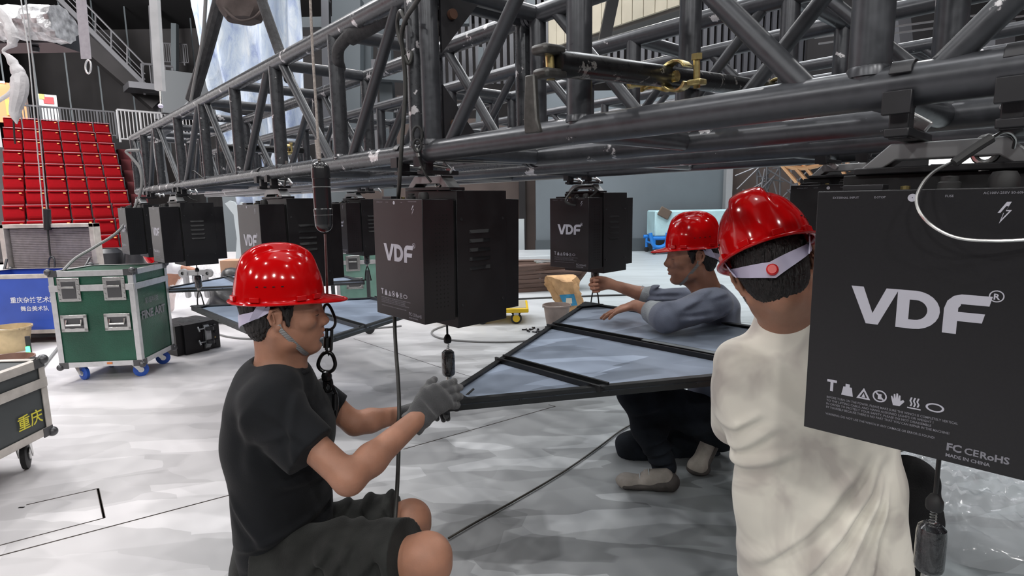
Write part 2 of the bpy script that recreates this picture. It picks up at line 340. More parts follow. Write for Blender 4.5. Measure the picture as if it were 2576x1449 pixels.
# ---------------------------------------------------------------- railings behind the seats
def railing(name, px0, py0, px1, py1, s, h, nb, m_, label, r=0.03):
    a = ats(px0, py0, s); b = ats(px1, py1, s)
    t = thing(name, tuple((a + b) / 2 - UP * h), label, 'railing')
    mb = MB(); mb.tube([a, b], r, 8); mb.build('top_rail', m_, t)
    MB().tube([a - UP * h, b - UP * h], r * .8, 8).build('bottom_rail', m_, t)
    for i in range(nb + 1):
        p = a.lerp(b, i / nb); big = i % 6 == 0
        MB().tube([p, p - UP * (h + (0.12 if big else 0))], r if big else r * .5, 6).build('post' if big else 'baluster', m_, t)
    return t
railing('balcony_railing', 50, 264, 288, 282, 26.2, 0.85, 30, M['rail_dark'], 'grey steel railing running above the top row of red seats', 0.035)
railing('gate_railing', 294, 276, 492, 292, 24.5, 0.98, 22, M['rail'], 'pale steel barrier with thin bars right of the top seats', 0.04)
railing('landing_railing', 356, 160, 434, 168, 26.0, 1.0, 4, M['rail_dark'], 'small landing railing at the foot of the dark stairs', 0.045)
railing('upper_railing', 395, 108, 470, 112, 27, 0.7, 14, M['rail_dark'], 'short railing high in the dark gap beside the painted canvas', 0.03)
# ---------------------------------------------------------------- dark stairs along the concrete wall
t = thing('staircase', tuple(ats(270, 200, 27)), 'dark steel staircase slanting down the grey concrete wall', 'staircase')
a, b = ats(120, 28, 27), ats(392, 262, 27)
MB().bar(a, b, 0.5, 0.55).build('stringer', M['wall_dark'], t)
MB().bar(ats(140, -10, 26.6), ats(372, 222, 26.6), 0.12, 0.16).build('tread_edge', M['rail_dark'], t)
for (dy, r) in ((-58, .035), (-36, .02), (-22, .02)):
    MB().tube([ats(140, -10 + dy, 26.6), ats(365, 222 + dy, 26.6)], r, 6).build('handrail', M['rail_dark'], t)
for k in range(6):
    x = 160 + k * 40; y = 10 + k * 41
    MB().tube([ats(x, y - 58, 26.6), ats(x, y, 26.6)], .03, 6).build('post', M['rail_dark'], t)
t = thing('landing_platform', tuple(ats(395, 224, 26)), 'grey landing slab at the foot of the dark stairs', 'platform')
MB().box(ats(395, 226, 26), (2.0, 1.2, 0.22), Rw).build('slab', M['rail_dark'], t)
single(MB().box(ats(478, 238, 22), (1.75, 0.3, 1.36), Rw), 'equipment_box', mat('grey_box', (0.07, 0.075, 0.08), 0.6), 'plain dark grey box standing by the barrier under the canvas', 'box', bevel=0.02)
single(MB().box(ats(322, 470, 22.6) - UP * 1.3 + NN * .75, (.8, 2.4, 4.4), Rw), 'stair_block', mat('dark_block', (0.006, 0.005, 0.005), 0.95, spec=.1), 'dark stepped block right of the red seating', 'block')
# ---------------------------------------------------------------- red theatre seats, 10 rows of 6
M['seat'] = mat('red_seat_fabric', (0.13, 0.002, 0.004), 0.9, 0, 0.12, 6, spec=.05)
M['seat_dk'] = mat('red_seat_pan', (0.085, 0.001, 0.002), 0.9, spec=.05)
M['seat_gold'] = mat('gold_number', (0.42, 0.17, 0.035), 0.6)
def chamf(mb, c, sz, e=0.03):
    return mb.box(c, sz)
PITCH_S = 0.475
def seat_proto():
    t = empty('theatre_seat', (0, 0, 0), 'x', 'seat', 0, 'red theatre seats in the raked block')
    w_ = PITCH_S - 0.035
    tilt = Matrix.Rotation(math.radians(-12), 3, 'X')
    MB().box((0, 0.10, 0.72), (w_, 0.07, 0.48), tilt).build('backrest', M['seat'], t, bevel=0.03)
    MB().box((0, -0.06, 0.50), (w_ - .02, 0.10, 0.34), Matrix.Rotation(math.radians(14), 3, 'X')).build('seat_pan', M['seat_dk'], t, bevel=0.03)
    MB().box((w_ * .33, 0.035, 0.885), (0.055, 0.008, 0.028), tilt).build('number_tag', M['seat_gold'], t)
    MB().box((PITCH_S / 2, 0, 0.30), (0.03, 0.34, 0.60)).build('side_frame', M['black'], t)
    MB().box((0, 0.03, 0.965), (w_, 0.05, 0.015)).build('edge_trim', mat('seat_trim', (0.25, 0.12, 0.14), .4, .4), t)
    return t
P00 = at(5, 293, 19.0); RD = (at(2, 516, 14.95) - P00) / 7; SP = None
NORD = ['top', 'second', 'third', 'fourth', 'fifth', 'sixth', 'seventh', 'eighth', 'ninth', 'lowest']
CORD = ['leftmost', 'second', 'third', 'fourth', 'fifth', 'rightmost']
yaw = math.atan2(NN.y, NN.x)
riser = MB()
for r in range(10):
    base = P00 + RD * r - UP * 0.97
    riser.box(base + NN * 1.4 + D * 0.35 - UP * (base.z / 2 + .0), (3.9, 0.9, base.z), Rw)
    riser.box(base + NN * (-4.2) + D * 0.35 - UP * (base.z / 2 + .0), (5.0, 0.9, base.z), Rw)
    for c in range(6):
        if SP is None: SP = seat_proto(); o = SP
        else: o = copy_tree(SP)
        o.location = base + NN * (PITCH_S * (c + 0.5)); o.rotation_euler = (0, 0, yaw)
        o['label'] = 'red folding theatre seat, %s row%s, %s in the row' % (NORD[r], '' if r in (0, 9) else ' from the top', CORD[c] if c in (0, 5) else CORD[c] + ' from the left')
rb = riser.build('floor_seating_risers', mat('riser_dark', (0.035, 0.03, 0.032), 0.8), None, smooth=False); rb['kind'] = 'structure'
mb = MB()
for r in range(11):
    base = P00 + RD * r - UP * 0.9
    mb.box(base + NN * 3.3 - UP * (0.25), (0.7, 0.8, 0.5), Rw)
o = mb.build('aisle_stair_carpet', mat('aisle_red', (0.05, 0.003, 0.005), 0.9), rb, smooth=False)
# the seating bowl goes on round the stage, beyond both edges of the view
for nm, x0, sg_, y0, y1 in (('floor_seating_left', -10.5, -1, -2.0, 5.2), ('floor_seating_right', 11.5, 1, -10.0, 3.0)):
    mb = MB()
    for k in range(9): mb.box((x0 + sg_ * (.4 + .8 * k), (y0 + y1) / 2, .25 + .21 * k), (.78, y1 - y0, .5 + .42 * k)); mb.box((x0 + sg_ * (.7 + .8 * k), (y0 + y1) / 2, .5 + .42 * k + .3), (.12, y1 - y0 - .2, .6))
    struct(mb, nm, mat('red_rows', (0.30, 0.004, 0.008), 0.8) if 'red_rows' not in bpy.data.materials else bpy.data.materials['red_rows'], smooth=False)
struct(MB().box((-12.2, 8.2, 2.6), (.3, 5.6, 5.2)), 'wall_left_reflector', mat('pale_wall', (.55, .54, .53), .8), smooth=False)  # unseen pale wall added so the left winch fronts reflect grey
struct(MB().box((-18.2, 2.0, 4.6), (.3, 16, 9.4)), 'wall_left_side', M['wall_conc'], smooth=False)  # unseen wall added as a lit surface for the winches to reflect
# ---------------------------------------------------------------- trusses
CH_R = 0.029
def truss(name, p0, s0, s1, posts, label, zb=1.40, H=0.445, W=0.42, phase=0, mt='truss', br=0.0175):
    c = pt(p0 + W / 2, (s0 + s1) / 2, zb)
    t = thing(name, tuple(c), label, 'truss', 'black box trusses of the hanging rig')
    for dp in (0, W):
        for dz in (0, H):
            MB().tube([pt(p0 + dp, s0, zb + dz), pt(p0 + dp, s1, zb + dz)], CH_R, 24).build('chord', M[mt], t)
    for i, s in enumerate(posts):
        for dp in (0, W):
            MB().tube([pt(p0 + dp, s, zb), pt(p0 + dp, s, zb + H)], 0.027, 20).build('post', M[mt], t)
            MB().lathe(pt(p0 + dp, s, zb + CH_R - .006), [(0.0295, -.006), (0.0285, .004), (0.0272, .008)], 16).build('weld_bead', M['truss'], t)
        for dz in (0, H):
            MB().tube([pt(p0, s, zb + dz), pt(p0 + W, s, zb + dz)], 0.024, 16).build('cross_beam', M['truss'], t)
        if i + 1 < len(posts) and posts[i + 1] - s > 0.25:
            e = posts[i + 1]
            for dp in (0, W):
                up = (i + phase + (1 if dp else 0)) % 2 == 0
                a = pt(p0 + dp, s + .07, zb if up else zb + H); b = pt(p0 + dp, e - .07, zb + H if up else zb)
                MB().tube([a, b], br, 14).build('brace', M['truss_brace'], t)
    return t
A_ = truss('truss', 0.949, -1.5, 1.432, [-1.42, -0.85, -0.27, 0.298, 0.845, 1.397], 'nearest black box truss section, running out of view above the biggest winch', phase=1)
B_ = truss('truss', 0.949, 1.432, 5.9, [1.467, 1.973, 2.547, 3.10, 3.68, 4.29, 4.93, 5.42, 5.87], 'chipped black box truss section receding to the left, bolted to the nearest one', phase=1, mt='truss_chip')
C_ = truss('truss', 1.84, -2.2, 2.60, [-2.1, -1.5, -.93, -.35, .22, .80, 1.37, 1.95, 2.52], 'second black box truss behind the nearest one, over the middle winch', phase=0)
E_ = truss('truss', 1.84, 2.60, 7.3, [2.68, 3.26, 3.84, 4.42, 5.0, 5.58, 6.16, 6.74, 7.25], 'second black box truss, far half receding toward the seats', phase=1)
for par, s in ((A_, 1.380), (B_, 1.484)):
    for z0, sg_ in ((1.40 + .445 - .03, -1), (1.40 + .03, 1)):
        g = MB(); o0 = pt(0.949 + .025, s, z0)
        g.prism([(0, 0), (0.13, 0), (0, 0.15 * sg_)] if sg_ > 0 else [(0, 0.15 * sg_), (0.13, 0), (0, 0)], o0, NN, UP, 0.008)
        g.build('gusset_plate', M['black'], par)
        q = pt(0.949 + .06, s, z0 + .045 * sg_)
        MB().cyl(q - D * .02, q + D * .02, 0.014, 12).build('bolt', mat('rust_bolt', (.12, .06, .04), .6, .5) if 'rust_bolt' not in bpy.data.materials else bpy.data.materials['rust_bolt'], par)
for par, s in ((A_, 1.424), (B_, 1.44)):   # flanged ends of the chords where the sections meet
    for dp in (0, .42):
        for dz in (0, .445):
            MB().cyl(pt(.949 + dp, s - .006, 1.4 + dz), pt(.949 + dp, s + .006, 1.4 + dz), 0.034, 20).build('flange', M['truss'], par)
# third run: two short truss ends further round the ring, seen through the others
F_ = truss('truss', 3.3, 0.2, 5.4, [.3, .9, 1.5, 2.1, 2.7, 3.3, 3.9, 4.5, 5.1], 'farthest black box truss, seen through the two in front', phase=0, zb=1.52, H=.42)
# ---------------------------------------------------------------- black scaffold pipe with golden couplers between the two trusses
def pipe(a, b, label, r=0.024):
    t = thing('scaffold_pipe', tuple((Vector(a) + Vector(b)) / 2), label, 'pipe')
    MB().tube([a, b], r, 24).build('tube', M['pipe'], t)
    return t
pa, pb = at(1392, 158, 1.08), at(1950, 226, 1.95)
t = pipe(pa, pb, 'scuffed black scaffold pipe linking the two nearest trusses')
dd = (pb - pa).normalized(); xx, yy, _ = orient(dd)
for s_ in (1, -1):
    mb = MB(); c = pa + yy * (.020 * s_) - dd * .012
    mb.box(c, (.036, .017, .060), Matrix((xx, yy, dd)).transposed()); mb.build('jaw', mat('worn_steel', (.07, .068, .065), .45, .6, .3, 60) if s_ == 1 else bpy.data.materials['worn_steel'], t, bevel=.006)
MB().cyl(pa - yy * .03 - dd * .01, pa + yy * .03 - dd * .01, .008, 12).build('bolt', M['brass'], t)
MB().prism([(-.010, 0), (.010, 0), (.014, -.075), (.021, -.098), (-.012, -.098), (-.014, -.075)], pa - UP * .028 - dd * .012 - NN * .04, V(.8, -.6, 0), UP, .012).build('wedge_bar', bpy.data.materials['worn_steel'], t, bevel=.003)
def coupler(c, ax1, ax2, label, sc=1.0):
    """swivel coupler: two hinged half shells, a pivot and bolts"""
    c = Vector(c); t = thing('scaffold_coupler', tuple(c), label, 'clamp', 'golden scaffold couplers')
    for q, ax in ((0, Vector(ax1)), (1, Vector(ax2))):
        ax = ax.normalized(); x, y, z = orient(ax); o0 = c + (NN * (.0 if q else -.0)) + D * (.028 * sc if q else -.028 * sc)
        mb = MB(); n = 14; vs = []; fs = []
        R0, R1, hw = .027 * sc, .034 * sc, .026 * sc
        for k in range(n + 1):
            a = math.radians(-150 + 300 * k / n); 
            for rr in (R0, R1):
                for h in (-hw, hw): vs.append(o0 + x * math.cos(a) * rr + y * math.sin(a) * rr + z * h * (0.75 + .25 * math.cos(2 * a)))
        for k in range(n):
            i = k * 4; j = i + 4
            fs += [(i, i + 1, j + 1, j), (i + 2, j + 2, j + 3, i + 3), (i, j, j + 2, i + 2), (i + 1, i + 3, j + 3, j + 1)]
        fs += [(0, 2, 3, 1), (n * 4, n * 4 + 1, n * 4 + 3, n * 4 + 2)]
        mb.add(vs, fs); mb.build('shell', M['brass'], t, bevel=.002)
        b0 = o0 - x * .046 * sc; MB().cyl(b0 - y * .032 * sc, b0 + y * .036 * sc, .007 * sc, 10).build('bolt', M['brass'], t)
        MB().cyl(b0 + y * .026 * sc, b0 + y * .038 * sc, .012 * sc, 6).build('nut', M['brass'], t)
        MB().box(b0 - y * .02 * sc, (.03 * sc, .012 * sc, .036 * sc), Matrix((x, y, z)).transposed()).build('flap', M['brass'], t, bevel=.003)
    MB().cyl(c - D * .03 * sc, c + D * .03 * sc, .012 * sc, 12).build('pivot', M['brass'], t)
    return t
coupler(pa.lerp(pb, .36) + V(0, 0, -.004), dd, UP, 'golden swivel coupler joining black pipe to a truss post, nearer one', 1.05)
coupler(pa.lerp(pb, .95) + V(0, 0, -.004), dd, UP, 'golden swivel coupler at the far end of the black pipe', 1.0)
qa, qb = at(556, 372, 3.75), at(760, 378, 4.2)
pipe(qa, qb, 'scuffed black pipe linking the trusses near their far end')
coupler(qa.lerp(qb, .78), (qb - qa), UP, 'tan coupler on the far pipe behind the chipped truss', 1.1)
# ================================================================ lettering
def poly_mesh(mb, poly, z=0.0, ox=0, oz=0, s=1.0, y=0.0, holes=None):
    """flat print on the plane y=const, polygons in (x, z)"""
    bm_pts = [(ox + p[0] * s, y, oz + p[1] * s) for p in poly]
    mb.add(bm_pts, [tuple(range(len(bm_pts)))])
def ring_poly(mb, outer, inner, ox, oz, s, y):
    n = len(outer); vs = [(ox + p[0] * s, y, oz + p[1] * s) for p in outer] + [(ox + p[0] * s, y, oz + p[1] * s) for p in inner]
    mb.add(vs, [(i, (i + 1) % n, n + (i + 1) % n, n + i) for i in range(n)])
def circ(r, n=20, cx=0, cz=0, sx=1): return [(cx + sx * r * math.cos(2 * math.pi * k / n), cz + r * math.sin(2 * math.pi * k / n)) for k in range(n)]
def text_mesh(s, size, name='print', bold=0.0, align='LEFT'):
    c = bpy.data.curves.new('tmp', 'FONT'); c.body = s; c.size = size; c.resolution_u = 2; c.offset = bold; c.align_x = align
    o = bpy.data.objects.new('tmp', c); COL.objects.link(o)
    bpy.context.view_layer.update()
    me = bpy.data.meshes.new_from_object(o.evaluated_get(bpy.context.evaluated_depsgraph_get())); me.name = name
    bpy.data.objects.remove(o); bpy.data.curves.remove(c)
    me.transform(Matrix.Rotation(math.radians(90), 4, 'X')); return me
def add_text(me_list, name, m_):
    """join text meshes, each (mesh, x, z), into one print on y=0"""
    mb = MB()
    for me, x, y, z in me_list:
        mb.add([(v.co.x + x, v.co.y + y, v.co.z + z) for v in me.vertices], [tuple(p.vertices) for p in me.polygons])
    return mb.mesh(name, m_, None, smooth=False)
def vdf(mb, ox, oz, s, y):
    k0 = len(mb.v)
    vdf_(mb, ox, oz, s, y)
    for i in range(k0, len(mb.v)): q = mb.v[i]; mb.v[i] = (ox + (q[0] - ox) * 1.09, q[1], q[2])
def vdf_(mb, ox, oz, s, y):
    poly_mesh(mb, [(0, 1), (.27, 1), (.50, .30), (.50, 0), (.37, 0)], ox=ox, oz=oz, s=s, y=y)
    poly_mesh(mb, [(.50, 0), (.50, .30), (.76, 1), (1.02, 1), (.63, 0)], ox=ox, oz=oz, s=s, y=y)
    O = [(1.0, 0), (1.0, 1)] + [(1.35 + .5 * math.sin(math.radians(a)), .5 + .5 * math.cos(math.radians(a))) for a in range(0, 181, 15)]
    I = [(1.25, .24), (1.25, .76)] + [(1.37 + .24 * math.sin(math.radians(a)), .5 + .26 * math.cos(math.radians(a))) for a in range(0, 181, 15)]
    ring_poly(mb, O, I, ox, oz, s, y)
    poly_mesh(mb, [(1.92, 0), (1.92, .62), (1.97, .82), (2.08, .95), (2.22, 1), (2.22, .72), (2.18, .66), (2.18, 0)], ox=ox, oz=oz, s=s, y=y)
    poly_mesh(mb, [(2.22, .76), (2.22, 1), (2.76, 1), (2.72, .76)], ox=ox, oz=oz, s=s, y=y)
    poly_mesh(mb, [(2.18, .33), (2.18, .56), (2.66, .56), (2.62, .33)], ox=ox, oz=oz, s=s, y=y)
WW, WL, WH = 0.258, 0.385, 0.36
TEXTS = None
def winch_prints():
    y = -0.0006; X0 = -WW / 2
    mb = MB(); vdf(mb, X0 + .053, WH - .186, .052, -WL / 2 + y)
    ring_poly(mb, circ(.0075), circ(.0062), X0 + .213, WH - .133, 1, -WL / 2 + y)
    for me_, x_, y_, z_ in [(text_mesh('R', .010, bold=.0003), X0 + .2098, -WL / 2 + y, WH - .1368)]: mb.add([(v.co.x + x_, v.co.y + y_, v.co.z + z_) for v in me_.vertices], [tuple(q.vertices) for q in me_.polygons])
    logo = mb.mesh('logo', M['print'], smooth=False)
    mb = MB(); yy = -WL / 2 + y; z = WH - .299
    def P(pl, ox): poly_mesh(mb, pl, ox=X0 + ox, oz=z, s=.0011, y=yy)
    P([(-6, 20), (6, 20), (6, 16.5), (-6, 16.5)], .036); P([(-1.8, 16.5), (1.8, 16.5), (1.8, 4), (-1.8, 4)], .036)
    P([(-7, 2), (7, 2), (5, 14), (2.5, 14), (2.5, 18), (-2.5, 18), (-2.5, 14), (-5, 14)], .057)
    ring_poly(mb, [(-8, 2), (8, 2), (0, 17)], [(-4.6, 4), (4.6, 4), (0, 12.5)], X0 + .078, z, .0011, yy); P([(-2.2, 4.4), (2.2, 4.4), (0, 10)], .078)
    ring_poly(mb, circ(8, cz=10), circ(6.3, cz=10), X0 + .098, z, .0011, yy); P([(-5, 13.6), (-3.6, 15), (5, 6.4), (3.6, 5)], .098); P([(-2, 6), (2, 6), (2, 13), (-2, 13)], .098)
    P([(-4, 2), (3, 2), (8, 9), (6.5, 11), (3.6, 9), (3.4, 16), (1.6, 16), (1, 11), (.6, 18), (-1.2, 18), (-1.4, 11), (-2.4, 17), (-4, 16.6), (-3.8, 10), (-5.6, 14), (-7, 13.3), (-5.4, 7)], .119)
    P([(-7, 2), (7, 2), (7, 3.6), (-7, 3.6)], .139)
    for dx in (-3.6, 0, 3.6): P([(dx - .9, 5), (dx + .9, 5), (dx + 1.9, 8.5), (dx + .2, 12), (dx + 1.4, 16.5), (dx - .4, 16.5), (dx - 1.6, 12), (dx + .1, 8.5)], .139)
    ring_poly(mb, circ(5.5, cz=9, sx=1.7), circ(3.8, cz=9, sx=1.85), X0 + .162, z, .0011, yy)
    bolt = [(1, 15), (-6, 3), (-1, 3), (-4, -9), (6, 6), (1.2, 6), (5, 15)]
    ring_poly(mb, bolt, [(p[0] * .6 + .1, p[1] * .6 + 1.2) for p in bolt], X0 + .212, WH - .034, .0011, yy)
    ring_poly(mb, circ(.0052), circ(.0006), X0 + .117, WH - .011, 1, yy)
    icons = mb.mesh('warning_icons', M['print'], smooth=False)
    L = ['BEFORE TURN ON THE POWER, PLEASE MAKE SURE THE WINCH IS COMPLETELY VERTICAL', 'TO THE LIFTING CABLE, AND HANG ASSIGNED LIGHTS OR WEIGHT !', 'IN ORDER TO PROTECT YOUR SAFETY, PLEASE DO NOT DISASSEMBLE', 'BY YOURSELF BECAUSE THERE IS NO PART THAT YOU CAN REPAIR IN THE MACHINE!', '', 'WARNING: DO NOT USE THE WINCH IF ANY DAMAGE OR ERROR IS FOUND!']
    wds = [.158, .132, .130, .150, 0, .135]; lst = []
    for i, s in enumerate(L):
        if not s: continue
        me = text_mesh(s, .0046, bold=0.00005); w_ = max(v.co.x for v in me.vertices); me.transform(Matrix.Diagonal((wds[i] / w_, 1, 1, 1)))
        lst.append((me, X0 + .030, yy, WH - .306 - i * .0052))
    small = [('EXTERNAL INPUT', .021, .0042, .011), ('E-STOP', .073, .0042, .011), ('FUSE', .152, .0042, .011), ('AC100V-250V 50-60HZ', .190, .0042, .008)]
    for s, x, sz, dz in small: lst.append((text_mesh(s, sz, bold=.00004), X0 + x, yy, WH - dz))
    txt = add_text(lst, 'warning_text', M['print_dim'])
    lst = [(text_mesh('FC', .014, bold=.0005), X0 + .178, yy, .017), (text_mesh('CE', .0125, bold=.0003), X0 + .197, yy, .017), (text_mesh('RoHS', .0125, bold=.0004), X0 + .213, yy, .0165), (text_mesh('MADE IN CHINA', .0062, bold=.0002), X0 + .178, yy, .008)]
    cert = add_text(lst, 'approval_marks', M['print_dim'])
    return logo, icons, txt, cert
def arc_strap(mb, c, R0, R1, wd, a0, a1, n=10):
    """strap round the local x axis"""
    c = Vector(c); vs = []; fs = []
    for k in range(n + 1):
        a = math.radians(a0 + (a1 - a0) * k / n)
        for rr in (R0, R1):
            for h in (-wd / 2, wd / 2): vs.append(c + V(h, math.cos(a) * rr, math.sin(a) * rr))
    for k in range(n):
        i = k * 4; j = i + 4; fs += [(i, i + 1, j + 1, j), (i + 2, j + 2, j + 3, i + 3), (i, j, j + 2, i + 2), (i + 1, i + 3, j + 3, j + 1)]
    fs += [(0, 2, 3, 1), (n * 4, n * 4 + 1, n * 4 + 3, n * 4 + 2)]
    mb.add(vs, fs)
WPARTS = {}
def make_winch(yc=-0.14, ztube=None):
    """local frame: x across the printed face, y into depth, z up; base centre at origin"""
    t = empty('stage_winch', (0, 0, 0), 'x', 'winch', 0, 'black stage winches hung under the trusses')
    f = -WL / 2; X0 = -WW / 2
    MB().box((0, f + .0565, WH / 2), (WW, .113, WH)).build('front_case', M['winch'], t, bevel=.0015)
    MB().box((0, f + .118, WH / 2), (WW - .012, .012, WH - .01)).build('seam_gasket', M['hole'], t)
    MB().box((0, f + .224, WH / 2 - .0025), (WW + .004, .204, WH + .055)).build('mid_cover', M['winch_side'], t, bevel=.0015)
    MB().box((0, f + .355, WH / 2), (WW, .060, WH - .004)).build('rear_case', M['winch_side'], t, bevel=.0015)
    for sx in (1, -1):
        mb = MB()
        for r in range(22):
            for c in range(4):
                x = sx * (WW / 2 + .0004); y = f + .045 + c * .0135; z = .045 + r * .0128
                pl = [(x, y + .0026 * math.cos(a * math.pi / 4), z + .0026 * math.sin(a * math.pi / 4)) for a in range(8)]
                mb.add(pl if sx > 0 else pl[::-1], [tuple(range(8))])
        o = mb.build('vent_hole', M['hole'], t, smooth=False); o['kind'] = 'stuff'
        for k in range(5):
            mb = MB(); x = sx * (WW / 2 + .002); z = .155 + k * .028
            mb.add([(x, f + .17, z), (x, f + .255, z), (x + sx * .006, f + .25, z - .010), (x + sx * .006, f + .175, z - .010), (x, f + .17, z - .011), (x, f + .255, z - .011)],
                   [(0, 1, 2, 3), (3, 2, 5, 4), (0, 3, 4), (1, 5, 2)] if sx > 0 else [(3, 2, 1, 0), (4, 5, 2, 3), (4, 3, 0), (2, 5, 1)])
            mb.build('louver', M['winch_side'], t, smooth=False)
        for (y, z) in ((f + .14, .30), (f + .31, .30), (f + .14, .04), (f + .31, .04)):
            x = sx * (WW / 2 + .002); MB().lathe((x, y, z), [(.005, 0), (.0045, .002), (.0015, .0032), (0, .0032)], 10, V(sx, 0, 0)).build('screw', M['black'], t)
    for nm, me in zip(('logo', 'warning_icons', 'warning_text', 'approval_marks'), TEXTS): link_mesh(nm, me, t, kind='stuff')
    zt = WH + .025
    MB().prism([(-.115, 0), (-.068, .044), (.068, .044), (.115, 0), (.088, 0), (.060, .020), (-.060, .020), (-.088, 0)], (0, f + .16, zt), V(1, 0, 0), V(0, 0, 1), .045).build('arch_bracket', mat('bracket_grey', (.30, .31, .32), .4, .3) if 'bracket_grey' not in bpy.data.materials else bpy.data.materials['bracket_grey'], t, bevel=.002)
    MB().box((0, f + .14, zt + .005), (WW - .03, .06, .01)).build('top_plate', M['black'], t, bevel=.002)
    zc = ztube
    for x in (-.040, .078):
        mb = MB(); arc_strap(mb, (x, yc, zc), .0295, .033, .026, -70, 158, 14)
        mb.box((x, yc - .030, zc - .026), (.034, .012, .03)); c = mb.build('hook_clamp', M['black'], t, bevel=.001)
        MB().box((x, (yc + f + .14) / 2, zt + .052), (.03, abs(yc - f - .14) + .05, .012)).build('clamp_arm', M['black'], t, bevel=.002)
        MB().box((x, yc, (zc - .03 + zt + .05) / 2), (.024, .03, max(.01, zc - .03 - zt - .05) + .012)).build('clamp_body', M['black'], t, bevel=.002)
        MB().cyl((x, yc + .02, zc - .035), (x, yc + .075, zc - .040), .005, 10).build('clamp_screw', M['steel'], t)
        w_ = MB(); w_.box((x, yc + .075, zc - .040), (.046, .009, .018), Matrix.Rotation(.6, 3, 'Y')); w_.build('wing_nut', M['alu'], t, bevel=.003)
    MB().tube([V(.045 + .014 * math.cos(a), f + .125 + .004 * math.sin(a), WH + .053 + .018 * math.sin(a)) for a in [k * math.pi / 8 for k in range(16)]], .0045, 8, closed=True).build('eye_bolt', M['steel'], t)
    MB().cyl((.045, f + .125, WH + .024), (.045, f + .125, WH + .038), .007, 10).build('eye_stem', M['steel'], t)
    MB().lathe((.02, f + .04, WH), [(.013, 0), (.013, .008), (.010, .010), (.010, .016), (0, .017)], 16).build('socket', M['rubber'], t)
    MB().lathe((-.03, f + .045, WH), [(.006, 0), (.006, .005), (0, .006)], 10).build('knob', M['brass'], t)
    MB().lathe((.075, f + .045, WH), [(.016, 0), (.016, .012), (.012, .020), (0, .021)], 16).build('cable_gland', M['rubber'], t)
    MB().box((-.075, f + .03, WH + .004), (.05, .03, .008)).build('terminal', M['black'], t, bevel=.001)
    return t
TEXTS = winch_prints()
RZW = math.atan2(-.714, .70)
UU = V(math.cos(RZW), math.sin(RZW), 0); VV = V(-UU.y, UU.x, 0)
WINCH = []
def place_winch(cx, cy, ztop, pline, label, tilt=0.0, src=None):
    """cx, cy: left front corner of the printed face; ztop its top"""
    yc = pline - (V(cx, cy, 0) + UU * WW / 2).dot(NN) - WL / 2
    zb = ztop - WH; t = make_winch(max(-.16, min(.05, yc)), (1.40 if pline < 3 else 1.52) - zb)
    c = V(cx, cy, 0) + UU * (WW / 2) + VV * (WL / 2)
    t.location = (c.x, c.y, zb); t.rotation_euler = (0, tilt, RZW); t['label'] = label
    WINCH.append((t, V(c.x, c.y, zb)))
    return t
W1 = place_winch(.449, .853, 1.259, .949, 'biggest black winch box, nearest, hiding the kneeling man in the pale shirt')
W2 = place_winch(-.434, 1.822, 1.267, .949, 'black winch box with a red sheen above the gloved hand', tilt=0.022)
W3 = place_winch(-1.103 - .17, 2.536 + .175, 1.262, .949, 'black winch box right behind the left red helmet')
W4 = place_winch(-2.25 - .17, 3.72 + .175, 1.262, .949, 'black winch box second from the far left end of the truss')
W5 = place_winch(-2.95 - .17, 4.45 + .175, 1.262, .949, 'black winch box at the far left end of the truss')
W6 = place_winch(.207, 3.07, 1.270, 2.26, 'black winch box over the screwdriver of the man in the blue shirt')
W7 = place_winch(.945, 1.97, 1.292, 2.26 - .42, 'black winch box half hidden behind the biggest one')
W8 = place_winch(-1.36, 4.35, 1.27, 2.26, 'black winch box in shade behind the winch with a red sheen')
# spare winch lying on the floor
t = make_winch(-.05, WH + .10); t['label'] = 'spare winch box lying on its side on the floor behind the green case'
sp = atz(470, 880, 0); t.location = (sp.x, sp.y, WW / 2); t.rotation_euler = (Matrix.Rotation(math.radians(-32), 3, 'Z') @ Matrix(((0, 0, 1), (0, -1, 0), (1, 0, 0)))).to_euler(); t['category'] = 'winch'
t.location = (sp.x - .15, sp.y + .12, WW / 2 + .002)
